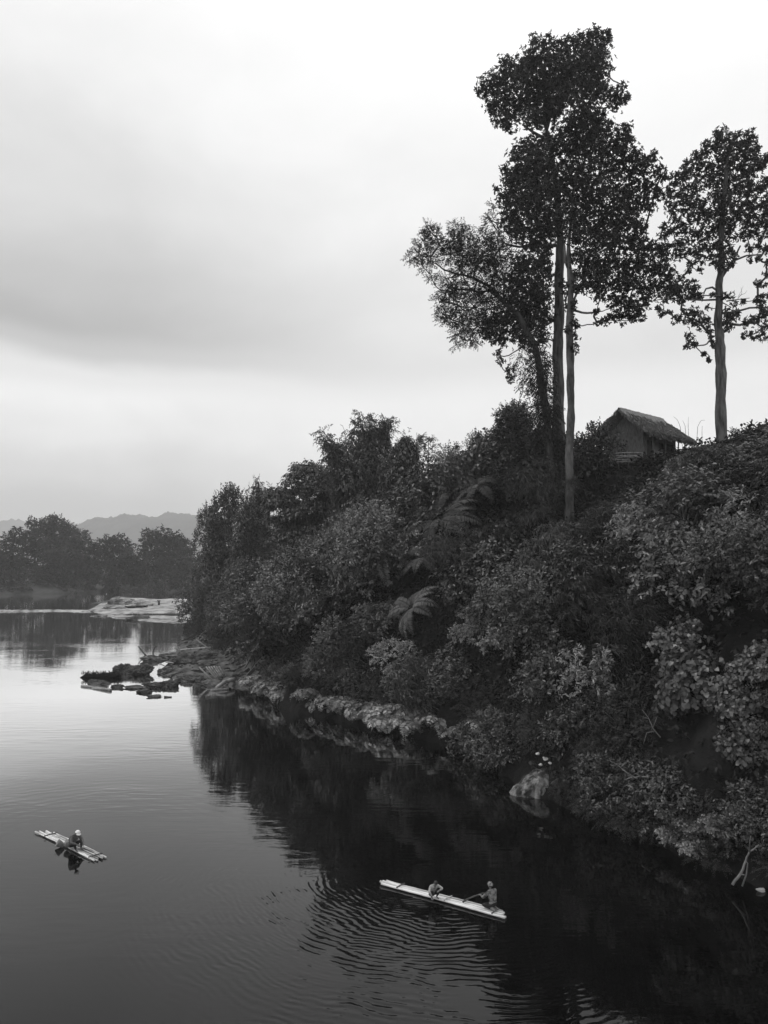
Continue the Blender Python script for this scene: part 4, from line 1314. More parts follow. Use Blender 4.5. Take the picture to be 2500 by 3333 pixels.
for ci, ((x, y), d) in enumerate(zip(cand, cd)):
    big = ci < half                            # trees first, bushes between them afterwards
    if d < (2.0 if big else .5) or d > 26:
        continue
    z = float(tz(x, y))
    px, py = proj((x, y, z + 1))
    if not (450 < px < 3050) or py > 3300:
        continue
    rr = float(np.interp(y, [25, 45, 70, 110, 150], [2.9, 3.3, 3.6, 4.2, 4.8] if big else [1.6, 1.9, 2.5, 3.2, 4.4])) * rs.uniform(.85, 1.2)
    if any((x - a) ** 2 + (y - b_) ** 2 < (max(rr, c) if not big else max(rr * .8, c)) ** 2 for a, b_, c in acc):
        continue
    # hidden behind the crest?
    u = rs.uniform()
    if big:
        kd = 'leafy_tree' if u < .66 or px < 1300 and u < .8 else 'drooping_tree' if u < .84 or y > 66 else 'dark_bush'
        if px > 1950 and py > 2180:
            kd = 'fine_leaf_bush'  # dark leaf kind puts the shade of the overhanging bank into colour
        sc = rs.uniform(.8, 1.2) * (1 if y < 66 else float(np.interp(y, [66, 110], [1.0, 1.35])))
        if kd in ('dark_bush', 'fine_leaf_bush'):
            sc *= 1.4
    elif d < 2.2:
        kd = 'fine_leaf_bush' if u < .62 else ('dark_bush' if u < .8 else 'broadleaf_bush')
        sc = rs.uniform(.6, .95)
    elif px > 1950 and py > 2200:
        kd = 'fine_leaf_bush' if u < .7 else 'dark_bush'  # dark leaves again paint the shade low on this slope
        sc = rs.uniform(.85, 1.25)
    elif px > 1700:
        kd = 'broadleaf_bush' if u < .34 else 'drooping_bush' if u < .54 else 'dark_bush' if u < .72 else 'pale_leaf_bush' if u < .80 else 'fine_leaf_bush'
        sc = rs.uniform(.95, 1.45)
    else:
        kd = 'broadleaf_bush' if u < .42 else 'dark_bush' if u < .66 else 'vine_mound' if u < .80 else 'drooping_bush' if u < .86 else 'fine_leaf_bush' if y < 62 else 'tiered_tree'
        sc = rs.uniform(.95, 1.45) * (1 if y < 60 else float(np.interp(y, [60, 110], [1.0, 1.45])))
        if kd == 'tiered_tree':
            sc *= .6
    hh, hw = SIZE[kd]
    lim = float(np.interp(px, TOPX, TOPY))
    if 1690 < px < 2000 and y < 53.4:
        lim = 1700
    if 1930 < px < 2170 and y < 54:
        lim = max(lim, 1640)
    ztop = at(px, lim, y)[2]
    sz = min(sc, max(0.0, (ztop - z) / hh))
    if sz < .3:
        continue
    acc.append((x, y, rr * .62 if big else rr))
    if y > 95:
        lm = 'on the far headland'
    elif y > 66:
        lm = 'behind the rocky point'
    elif px < 1330:
        lm = 'below the bamboo plumes'
    elif px < 1640:
        lm = 'below the vine mounds'
    elif px < 1960:
        lm = 'below the twin tall trunks'
    elif px < 2280:
        lm = 'below the thatched hut'
    else:
        lm = 'below the lone tall trunk'
    top = 17 * float(np.interp(y, [58, 75, 100, 140], [1.0, .86, .62, .5]))
    hp = 'low by the water' if d < 3 else 'halfway up the bank' if z < top * .72 else 'high on the bank'
    szw = 'large ' if sc > 1.25 else 'small ' if sc < .85 else ''
    lb = f'{szw}{LOOK[kd]} {hp} {lm}'
    n_auto += 1
    plant(kd, (x, y, z - .2), (sc, sc, (sz + .15 * sc) / 1.15 if sz < sc else sc), None, lb, lb, lean=.2 if sz < sc else .75)

# dark bushes hanging over the water all along the foot of the bank
sl = np.array(SHORE[3:16])
seg = np.linalg.norm(np.diff(sl, axis=0), axis=1)
cum = np.concatenate([[0], np.cumsum(seg)])
for s_ in np.arange(.3, cum[-1], 1.25):
    i = min(int(np.searchsorted(cum, s_, 'right')) - 1, len(seg) - 1)
    f = (s_ - cum[i]) / seg[i]
    q0 = sl[i] * (1 - f) + sl[i + 1] * f
    t_ = (sl[i + 1] - sl[i]) / seg[i]
    nin = np.array((t_[1], -t_[0]))
    d = rs.uniform(.3, .9)
    x, y = q0 + nin * d
    px, py = proj((x, y, .5))
    if 1660 < px < 1960 and py > 2450:
        d = 1.5
        x, y = q0 + nin * d
    if 830 < px < 1560:
        d = 1.7
        x, y = q0 + nin * d
    kd = ('fine_leaf_bush', 'fine_leaf_bush', 'dark_bush')[int(rs.uniform(0, 3))]
    sc = rs.uniform(.5, .8)
    lm = 'right of the boulder' if px > 1900 else 'beside the big pale boulder' if px > 1560 else 'behind the pale fern fringe' if px > 830 else 'by the rocky point'
    lb = f'low {LOOK[kd]} hanging over the water {lm}'
    plant(kd, (x, y, max(float(tz(x, y)) - .35, .05)), sc, None, lb, lb, lean=.6)
    n_auto += 1

# low undergrowth that hides the soil between the plants
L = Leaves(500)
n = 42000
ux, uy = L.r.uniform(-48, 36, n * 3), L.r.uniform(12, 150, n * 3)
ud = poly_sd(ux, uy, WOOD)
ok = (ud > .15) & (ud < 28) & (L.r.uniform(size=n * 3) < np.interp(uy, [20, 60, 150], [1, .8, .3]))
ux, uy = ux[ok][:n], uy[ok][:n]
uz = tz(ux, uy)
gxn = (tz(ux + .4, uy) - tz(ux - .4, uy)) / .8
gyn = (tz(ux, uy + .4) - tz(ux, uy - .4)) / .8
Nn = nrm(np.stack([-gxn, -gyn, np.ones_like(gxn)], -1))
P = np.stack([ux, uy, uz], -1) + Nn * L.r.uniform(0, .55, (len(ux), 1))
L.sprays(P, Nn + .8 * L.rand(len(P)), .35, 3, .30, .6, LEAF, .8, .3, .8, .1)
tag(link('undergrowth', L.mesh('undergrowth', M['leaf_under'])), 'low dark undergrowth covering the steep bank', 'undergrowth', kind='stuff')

# ------------------------------------------------------------------ far trees across the river
def far_tree(name, label, Y, blobs, seed, trunk=None, size=.9):
    L = Leaves(seed)
    cxp = sum(b_[0] for b_ in blobs) / len(blobs)
    base = at(cxp if trunk is None else trunk, 1925, Y)
    base[2] = far_z(base[0], Y)
    root = empty(name, base, label, 'tree', 'trees on the far bank')
    q = Geo()
    for (px, py, rp) in blobs:
        r = rp * mpp(Y)
        c = at(px, py, Y + L.r.uniform(-3, 3)) - base
        P, D = L.shell(c, r, int(10 * r * r) + 12, .95, .5, -.8)
        L.sprays(P, D + .4 * L.rand(len(P)), 1.3, 6, size, .6, LEAF, .9, .25, 1.0, .2)
        q.tube(curve_pts((0, 0, -.5), c, (0, 0, .5), 5), list(np.linspace(.35, .1, 5)), 6)
    link('trunk', q.mesh('trunk', M['bark']), root)
    link('crown', L.mesh('crown', M['leaf_far']), root)


def c1(lst):
    return [(x * .4822, 1600 + y * .4822, r * .4822) for x, y, r in lst]


far_tree('far_tree', 'rounded tree with a gap in its crown, left end of the far bank', 268, c1([(60, 330, 48), (120, 300, 55), (180, 320, 50), (210, 380, 45), (50, 400, 40), (180, 430, 60), (100, 450, 70), (140, 520, 75), (60, 520, 60)]), 301)
far_tree('far_tree', 'tallest tree of the far bank, plumed like bamboo', 272, c1([(215, 205, 26), (260, 240, 46), (320, 230, 55), (370, 215, 50), (420, 235, 45), (470, 260, 38), (230, 290, 34), (300, 310, 70), (390, 310, 85), (480, 320, 70), (550, 310, 50), (570, 370, 50),
                                                                                (280, 400, 60), (360, 410, 100), (460, 420, 100), (550, 440, 75), (620, 440, 45), (320, 500, 90), (430, 530, 110), (540, 540, 100), (630, 520, 60), (400, 620, 70), (560, 620, 70)]), 302)
far_tree('far_tree', 'lower tree with a feathery top beside the tallest far tree', 274, c1([(740, 320, 26), (820, 325, 30), (690, 370, 45), (760, 370, 55), (840, 370, 48), (650, 390, 34), (700, 450, 75), (800, 450, 80), (870, 450, 50), (720, 550, 85), (830, 560, 80), (900, 560, 50), (760, 620, 60)]), 303)
far_tree('far_tree', 'big rounded tree of the far bank, right of the hill gap', 276, c1([(1000, 285, 26), (1040, 310, 48), (1110, 290, 45), (1170, 320, 45), (970, 360, 40), (1040, 380, 75), (1140, 390, 80), (1200, 370, 45), (960, 450, 50), (1040, 480, 90), (1150, 490, 95), (1000, 570, 70), (1120, 590, 80), (1210, 480, 55)]), 304)
far_tree('far_tree', 'paler tree behind the big rounded far tree, next to the wooded headland', 290, c1([(1220, 330, 34), (1260, 380, 50), (1230, 450, 60), (1300, 440, 60), (1270, 540, 75), (1220, 600, 60), (1330, 540, 60)]), 305)
far_tree('far_tree', 'pale low tree cut by the left picture edge on the far bank', 264, c1([(-40, 420, 50), (10, 440, 45), (-30, 500, 60), (20, 520, 40), (-60, 560, 60)]), 306)
far_tree('far_bush', 'bush at the waterline under the tallest far tree', 264, c1([(250, 560, 45), (300, 580, 55), (350, 590, 45), (200, 540, 35)]), 307, size=.7)
far_tree('far_bush', 'bush hanging over the far waterline below the big rounded tree', 268, c1([(1050, 650, 34), (1100, 660, 36), (990, 650, 32), (930, 655, 30), (850, 660, 26)]), 308, size=.7)
far_tree('far_bush', 'low bushy growth on the spur between the left edge and the bare path', 254, c1([(30, 660, 26), (80, 655, 28), (130, 650, 28), (170, 640, 26), (0, 680, 22), (60, 690, 18), (-30, 660, 26), (110, 690, 16)]), 311, size=.6)
far_tree('far_bush', 'bush behind the bare path down the far spur', 262, c1([(280, 620, 36), (330, 640, 36), (250, 590, 36), (380, 650, 34), (430, 660, 30), (480, 670, 26)]), 312, size=.6)
far_tree('far_bush', 'bush at the left picture edge on the far bank slope', 258, c1([(20, 590, 40), (70, 600, 45), (-20, 600, 45), (120, 610, 36)]), 309, size=.7)
far_tree('far_tree', 'tree filling the gap low between the feathery top and the big rounded tree', 292, c1([(890, 480, 50), (930, 560, 60), (880, 600, 60), (960, 620, 60)]), 310)

# ------------------------------------------------------------------ rocks and driftwood
import bmesh


def rock(name, c, size, seed, mat, label, cat='rock', group=None, rz=0.0, rough=.32, cuts=7, sub=4, tilt=(0, 0), sharp=False):
    bm = bmesh.new()
    bmesh.ops.create_icosphere(bm, subdivisions=sub, radius=1)
    rs = np.random.default_rng(seed)
    pl = [(nrm(rs.normal(size=3)), rs.uniform(.55, .85)) for _ in range(cuts)]
    off = Vector((seed * 3.1, seed * 1.7, seed * .9))
    for v in bm.verts:
        p_ = np.array(v.co)
        for nn, dd in pl:
            t = p_.dot(nn)
            if t > dd:
                p_ = p_ - nn * (t - dd) * .92
        f = 1 + rough * mnoise.fractal(Vector(p_) * 1.6 + off, .7, 2.2, 6) + .06 * mnoise.noise(Vector(p_) * 9 + off)
        v.co = Vector(p_ * f * np.array(size))
    me = bpy.data.meshes.new(name)
    bm.to_mesh(me)
    bm.free()
    me.materials.append(mat)
    me.polygons.foreach_set('use_smooth', np.full(len(me.polygons), not sharp))
    o = link(name, me, None, c)
    o.rotation_euler = (tilt[0], tilt[1], rz)
    return tag(o, label, cat, group)


def stick(name, pts, r0, r1, mat, label, cat, group=None, sides=7):
    pts = [np.asarray(q_, float) for q_ in pts]
    b_ = pts[0].copy()
    q = Geo()
    fine = []
    n = max(6, 3 * len(pts))
    seg = np.linspace(0, len(pts) - 1, n)
    for s_ in seg:
        i = min(int(s_), len(pts) - 2)
        f = s_ - i
        fine.append(pts[i] * (1 - f) + pts[i + 1] * f - b_ + np.array((0, 0, .01 * math.sin(s_ * 5))))
    q.tube(fine, list(np.linspace(r0, r1, n) * (1 + .08 * np.sin(np.arange(n) * 2.1))), sides)
    return tag(link(name, q.mesh(name, mat), None, tuple(b_)), label, cat, group)


# rocky point
RP = [  # px, py of the waterline middle, half width px, half height px, label, material
    (405, 2190, 32, 25, 'tall dark boulder, left of the two biggest on the point', 'rock_dark'),
    (455, 2194, 46, 26, 'biggest wide boulder at the tip of the rocky point', 'rock_dark'),
    (318, 2226, 35, 11, 'low rounded rock alone in the water beside the floating log', 'rock_dark'),
    (385, 2238, 24, 9, 'small humped rock in the water between the lone rock and the front ledge', 'rock_dark'),
    (440, 2240, 36, 9, 'long low rock joined to the front ledge, its left end', 'rock_dark'),
    (500, 2236, 38, 14, 'humped rock in the middle of the front ledge', 'rock_dark'),
    (555, 2234, 36, 17, 'square dark rock at the right of the front ledge', 'rock_dark'),
    (470, 2254, 34, 10, 'flat wet rock in front of the ledge', 'rock_dark'),
    (500, 2268, 26, 8, 'lowest flat rock nearest the camera off the point', 'rock_dark'),
    (545, 2270, 14, 4, 'sliver of rock beside the lowest flat rock', 'rock_dark'),
    (347, 2236, 7, 3, 'tiny rock just beside the lone rounded rock', 'rock_dark'),
    (500, 2150, 40, 16, 'low pale-topped rock on the far edge of the point', 'rock'),
    (560, 2140, 44, 14, 'flat rock on the far edge, under the driftwood pole', 'rock'),
    (600, 2172, 60, 26, 'broad dark rock shelf in the middle of the point', 'rock_dark'),
    (660, 2168, 50, 24, 'dark rock shelf nearest the trees', 'rock_dark'),
    (640, 2118, 40, 14, 'mossy rock at the upper edge of the point', 'rock'),
    (690, 2230, 40, 16, 'rock under the leaning bundle of poles', 'rock'),
    (620, 2215, 44, 16, 'rubble-covered low rock in the point, behind the front ledge', 'rock'),
    (540, 2190, 30, 12, 'small grey rock right of the biggest boulder', 'rock')]
for i, (px, py, hw, hh, lb, mt) in enumerate(RP):
    w = ground(px, py)
    s_ = w[1] / F
    base_z = max(0.0, float(tz(w[0], w[1])))
    sz = hh * s_ * 1.02
    rock('boulder' if hw > 30 else 'rock', (w[0], w[1], base_z + sz * .18), (hw * s_ * .95, max(hw * .5, hh) * s_, sz * .95), 20 + i, M[mt], lb, 'rock', 'rocks of the rocky point', rz=0.0, rough=.38, cuts=6, sub=5, sharp=True)
# loose rubble on the shelf
rb = Geo()
rs = np.random.default_rng(8)
for k in range(420):
    px, py = rs.uniform(480, 790), rs.uniform(2110, 2245)
    w = ground(px, py, .5)
    if poly_sd(np.array([w[0]]), np.array([w[1]]), SHORE)[0] < .2:
        continue
    r = rs.uniform(.06, .3)
    z = float(tz(w[0], w[1]))
    bmv = [np.array((a, b_, c)) for a in (-1, 1) for b_ in (-1, 1) for c in (-1, 1)]
    V = [w * np.array((1, 1, 0)) + np.array((0, 0, z)) + r * v_ * rs.uniform(.4, 1, 3) for v_ in bmv]
    rb.add(V, [(0, 1, 3, 2), (4, 6, 7, 5), (0, 4, 5, 1), (2, 3, 7, 6), (0, 2, 6, 4), (1, 5, 7, 3)])
tag(link('rubble', rb.mesh('rubble', M['rock'], False)), 'loose grey rubble lying over the rocky point', 'rubble', kind='stuff')

# grassy tussock in the water
w = ground(328, 2206)
root = empty('grass_tussock', w, 'dark islet of mud topped with grass beside the lone rounded rock', 'tussock')
q = Geo()
q.tube([(-2.0, 0, -.1), (-1.4, 0, .1), (0, .1, .14), (1.4, 0, .25), (1.9, 0, .12)], [.08, .3, .2, .34, .12], 9)
link('mud', q.mesh('mud', M['soil']), root)
L = Leaves(9)
P = np.stack([L.r.uniform(-1.8, 1.8, 240), L.r.uniform(-.3, .3, 240), np.full(240, .3)], -1)
L.put(*leaf_arrays(P, np.array((0, 0, 1.0)) + .5 * L.rand(240), L.rand(240), L.r.uniform(.12, .45, 240), .07, BLADE))
link('grass', L.mesh('grass', M['leaf_dark']), root)


def on_bank(px, py, lift=.15):
    w_ = hit(px, py)
    if w_ is None:
        w_ = ground(px, py)
    w_[2] = max(w_[2], 0) + lift
    return w_


stick('driftwood_pole', [on_bank(588, 2131, .5), on_bank(685, 2135, .9)], .10, .07, M['wood_pale'], 'pale driftwood pole lying flat across the rocky point', 'pole')
stick('driftwood_pole', [on_bank(684, 2137, .7), on_bank(684, 2137, .7) + at(640, 2104, 88) - at(684, 2137, 88)], .09, .06, M['wood_pale'], 'pale pole slanting up from the flat driftwood pole', 'pole')
stick('driftwood_pole', [on_bank(520, 2174, .4), on_bank(535, 2180, .4)], .07, .05, M['wood_pale'], 'short pale stick in the middle of the rocky point', 'pole')
stick('driftwood_pole', [on_bank(540, 2168, .4), on_bank(566, 2172, .4)], .07, .05, M['wood_pale'], 'short pole behind the biggest boulder of the point', 'pole')
for k in range(7):
    x0, x1 = 662 + k * 8.5, 700 + k * 4.6
    a = on_bank(x1 + (0 if k else -10), 2222 - k * 2.6, .2)
    b_ = a + at(x0 + (0 if k else -4), 2180 - (k > 0) * 3, a[1] + .6) - at(x1, 2222 - k * 2.6, a[1])
    stick('leaning_pole', [a, b_], .075, .06, M['wood_pale'], 'pale pole in the bundle leaning on the right of the rocky point' if k else 'lowest pale pole, lying apart left of the leaning bundle', 'pole', 'leaning bundle of poles')
a, b_ = ground(703, 2240, .2), ground(762, 2212, .5)
stick('driftwood_log', [a, (a + b_) / 2 + np.array((0, 0, .2)), b_], .14, .2, M['wood_pale'], 'thick pale driftwood log below the leaning poles', 'log')
stick('driftwood_log', [ground(686, 2248, .05), ground(745, 2241, .1)], .12, .08, M['wood_pale'], 'thin log floating at the foot of the thick driftwood log', 'log')
a, b_ = ground(266, 2233, .05), ground(362, 2246, .05)
stick('floating_log', [a, (a * .5 + b_ * .5) + np.array((0, .1, .02)), b_], .12, .10, M['wood_pale'], 'pale log floating off the tip of the rocky point', 'log')
stick('floating_log', [ground(300, 2241, .02), ground(361, 2245, .12)], .09, .12, M['wood_pale'], 'thinner log floating against the pale floating log', 'log')
w = ground(470, 2133)
stick('snag', [w + np.array((.4, 0, -.2)), w + np.array((0, 0, .15)), w + np.array((-.75, 0, 1.05))], .12, .05, M['wood_dark'], 'dark forked snag sticking out of the still water', 'branch')
w = ground(503, 2134)
stick('snag', [w + np.array((-.1, 0, -.2)), w + np.array((-.2, 0, .45)), w + np.array((.1, 0, 1.05)), w + np.array((.4, 0, 1.1))], .09, .04, M['wood_dark'], 'hooked dark snag nearer the rocky point', 'branch')

# the pale boulder and the outcrop on the near bank
w = ground(1733, 2597)
bm = bmesh.new()
for q_ in ((-1.02, -.02, .10), (-.92, -.2, -.2), (-.75, -.42, -.1), (-.72, .1, .42), (-.30, .25, .80), (.15, .3, 1.08), (.62, .25, 1.22), (.85, -.1, 1.05), (.88, -.42, .55), (.82, -.62, -.1), (.2, -.70, -.1),
           (-.30, -.55, .30), (.22, -.48, .82), (.95, .5, -.2), (-.6, .6, -.2), (-.05, -.62, .45), (.55, -.58, .55), (1.05, .3, .6)):
    bm.verts.new(q_)
bmesh.ops.convex_hull(bm, input=bm.verts)
bmesh.ops.triangulate(bm, faces=bm.faces)
bmesh.ops.subdivide_edges(bm, edges=bm.edges, cuts=7, use_grid_fill=True)
bm.normal_update()
for v in bm.verts:
    n_ = mnoise.fractal(v.co * 1.7, .8, 2.1, 5)
    ck = abs(mnoise.noise(v.co * Vector((1.6, 1.2, .5)) + Vector((3, 1, 7))))
    v.co += v.normal * (.06 * n_ - .10 * max(0, 1 - ck / .06))
me = bpy.data.meshes.new('boulder')
bm.to_mesh(me)
bm.free()
me.materials.append(M['rock_pale'])
tag(link('boulder', me, None, (w[0] + .05, w[1] + .55, 0)), 'big pale cracked boulder at the water under the near bank', 'rock')
w = ground(1830, 2600)
rock('boulder', (w[0] - .15, w[1] + .75, .45), (.75, .8, .75), 62, M['rock'], 'dark hollow rock between the pale boulder and the rooty outcrop', 'rock', None, .3, .35, 9, 5, sharp=True)
w = ground(1885, 2622)
rock('boulder', (w[0] - .05, w[1] + .7, .55), (.72, .7, .95), 63, M['rock'], 'knobbly outcrop with hanging roots right of the pale boulder', 'rock', None, .3, .6, 5, 5, sharp=True)
for k, (px, py, s_, lb) in enumerate(((1752, 2484, .16, 'flat white stone above the other white stones'), (1760, 2515, .17, 'white stone just over the top of the pale boulder'),
                                      (1777, 2510, .19, 'largest white stone above the pale boulder'), (1790, 2517, .15, 'white stone at the right of the white stones'),
                                      (1770, 2500, .11, 'smallest white stone above the pale boulder'))):
    w = on_bank(px, py, .30)
    w = w + ray(px, py) * -0.9 / np.linalg.norm(ray(px, py)) * 1.0
    rock('white_stone', w, (s_ * .8, s_ * .6, s_ * .4), 70 + k, M['stone_white'], lb, 'stone', 'white stones above the pale boulder', .4 * k, .15, 8, 2, sharp=True)
w = ground(2482, 2906)
rock('white_stone', (w[0], w[1] + .1, .06), (.2, .12, .07), 78, M['stone_white'], 'pale stone at the water by the right picture edge', 'stone', None, .3, .2, 8, 3, sharp=True)

# bare branches in front of the bank
def branch(name, pxs, Yoff, r, mat, label, twigs=()):
    w0 = on_bank(*pxs[0], 0)
    Yd = w0[1] - Yoff
    pts = [at(px, py, Yd) for px, py in pxs]
    b0 = pts[0].copy()
    q_ = Geo()
    pp = []
    for i in range(len(pts) - 1):
        for f in (0, .33, .66):
            pp.append(pts[i] * (1 - f) + pts[i + 1] * f - b0 + np.array((0, .03 * math.sin(i * 3 + f * 5), 0)))
    pp.append(pts[-1] - b0)
    q_.tube(pp, list(np.linspace(r, r * .4, len(pp))), 6)
    for tw_ in twigs:
        t_ = [at(px, py, Yd - .15 * j) - b0 for j, (px, py) in enumerate(tw_)]
        q_.tube(t_, list(np.linspace(r * .6, r * .25, len(t_))), 5)
    return tag(link(name, q_.mesh(name, mat), None, tuple(b0)), label, 'branch')


branch('bare_branch', [(2075, 2536), (2040, 2515), (2010, 2490), (1985, 2476)], 2.2, .03, M['stem_pale'], 'bare pale branch hanging out over the water, upper one',
       [[(2020, 2497), (2035, 2485)], [(2008, 2490), (1990, 2492)]])
branch('bare_branch', [(2110, 2530), (2080, 2528), (2050, 2532), (2035, 2538)], 2.2, .03, M['stem_pale'], 'bare forked branch just below the upper pale branch',
       [[(2085, 2528), (2072, 2518), (2062, 2520)], [(2065, 2530), (2045, 2526)], [(2090, 2529), (2078, 2522)]])
branch('bare_branch', [(2150, 2400), (2125, 2370), (2110, 2335), (2090, 2310)], 2.5, .025, M['stem_pale'], 'bare twiggy branch on the slope below the layered leaves',
       [[(2125, 2370), (2140, 2330)], [(2112, 2340), (2085, 2330)], [(2130, 2380), (2105, 2385), (2095, 2420)]])
branch('forked_root', [(2384, 2880), (2412, 2842), (2428, 2800), (2440, 2772), (2470, 2750)], .8, .05, M['stem_pale'], 'pale forked root reaching down to the dark water',
       [[(2416, 2884), (2430, 2845), (2434, 2810), (2426, 2800)], [(2412, 2845), (2424, 2848)], [(2440, 2772), (2440, 2745), (2444, 2720)]])
branch('dry_stalk', [(1887, 1930), (1880, 1890), (1872, 1850), (1863, 1826)], 3.0, .07, M['stem_pale'], 'bare pale leaning stem in the middle of the slope', [])
branch('dry_stalk', [(640, 1930), (637, 1900), (632, 1870)], 4.5, .16, M['stem_pale'], 'bare pale trunk low on the headland by the gravel bar', [])
branch('dry_stalk', [(1432, 1775), (1431, 1750), (1429, 1722)], 3.5, .05, M['stem_pale'], 'thin pale stem above the largest tree fern', [])
# arching bare canes right of the hut
for k, pxs in enumerate((([(2228, 1420), (2215, 1385), (2205, 1360), (2192, 1350)]), ([(2238, 1420), (2230, 1380), (2222, 1362)]), ([(2244, 1420), (2240, 1380), (2241, 1350)]), ([(2262, 1440), (2270, 1385), (2282, 1362), (2295, 1362)]), ([(2284, 1430), (2285, 1400), (2286, 1380)]))):
    Yd = 62.0
    pts = [at(px, py + 6, Yd) for px, py in pxs]
    pts[0][2] = float(tz(pts[0][0], Yd))
    stick('bare_cane', pts, .022, .008, M['stem'], ('bare cane with a drooping tip, nearest the hut roof', 'slanting bare cane second from the hut roof', 'straight tall bare cane behind the hut', 'arching bare cane between the hut and the lone trunk', 'short bare cane nearest the lone tall trunk')[k], 'cane', 'bare canes behind the hut', 5)

# ------------------------------------------------------------------ things on the gravel bar
for k, (px, py, w_, lb) in enumerate(((424, 1983, 2.4, 'leftmost dark trough on the gravel bar'), (447, 1982, 2.6, 'middle dark trough on the gravel bar'), (463, 1981, 2.2, 'dark trough under the small gravel heap'))):
    c = ground(px, py + 1)
    zc = bar_z(c[0], c[1])
    root = empty('trough', (c[0], c[1], zc), lb, 'trough', 'dark troughs on the gravel bar')
    q = Geo()
    q.box((0, 0, .45), (w_, 1.0, .06))
    q.box((-w_ / 2 + .05, 0, .28), (.1, 1.04, .56))
    q.box((w_ / 2 - .05, 0, .28), (.1, 1.04, .56))
    link('frame', q.mesh('frame', M['wood_dark'], False), root)
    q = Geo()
    q.box((0, .25, .2), (w_ - .24, .3, .4))  # solid block, coloured dark for the shade in the trough
    link('opening', q.mesh('opening', M['opening_shade'], False), root)
c = ground(517, 1974)
root = empty('post', (c[0], c[1], bar_z(c[0], c[1])), 'dark stubby post standing on the pale gravel bar', 'post')
q = Geo()
q.tube([(0, 0, -.2), (.03, 0, .5), (0, 0, 1.0)], [.28, .24, .26], 8)
link('shaft', q.mesh('shaft', M['wood_dark']), root)
q = Geo()
q.box((0, 0, 1.06), (.72, .6, .16))
link('cap', q.mesh('cap', M['wood_dark'], False), root)
c = ground(346, 1966)
root = empty('marker_pole', (c[0], c[1], 0), 'thin pole with a pale tip standing in the river by the gravel bar', 'pole')
q = Geo()
q.tube([(0, 0, -.5), (.02, 0, 1.2), (0, 0, 2.3)], [.09, .08, .07], 6)
link('shaft', q.mesh('shaft', M['wood_dark']), root)
q = Geo()
q.tube([(0, 0, 2.25), (0, 0, 2.5), (0, 0, 2.7)], [.09, .13, .06], 6)
link('tip', q.mesh('tip', M['stone_white']), root)
c = ground(340, 1968)
rock('boulder', (c[0], c[1], .1), (3.2, 1.6, .7), 91, M['rock_dark'], 'low dark rock under the thin pole by the gravel bar', 'rock', None, 0, .4, 6, 3)

for k, (px, py, sx_, sy_, sz_, lb) in enumerate(((402, 1972, 3.6, 4.5, 1.5, 'tallest gravel mound on the pale bar'), (466, 1977, 2.2, 2.0, .9, 'small gravel heap above the dark troughs'), (372, 1985, 2.6, 2.2, .8, 'low gravel heap at the left of the bar'),
                                                 (330, 2004, 3.0, 1.6, .55, 'long gravel ridge at the near left of the bar'), (450, 2016, 3.4, 1.4, .5, 'dark wet gravel ridge at the near edge of the bar'))):
    c = ground(px, py)
    rock('gravel_heap', (c[0], c[1], bar_z(c[0], c[1])), (sx_, sy_, sz_), 300 + k, M['gravel_dark'] if k == 4 else M['gravel'], lb, 'gravel heap', 'gravel heaps on the bar', .3 * k, .28, 4, 5, sharp=True)

# ------------------------------------------------------------------ thatched hut
HX = np.array((17.7, 58.0, 0)); RD = nrm(np.array((5.2, 4.8, 0))); SD = np.array((RD[1], -RD[0], 0))
RLEN, FL, RZ, EZ, HWD = 7.2, 18.45, 22.55, 20.55, 2.55
hut_rz = math.atan2(RD[1], RD[0])
hut = empty('thatched_hut', (HX[0], HX[1], 17.6), 'small bamboo hut with a shaggy thatched roof on the hilltop', 'hut', None, hut_rz)
Z0 = 17.6                                      # local frame: x along the ridge, y to the uphill side


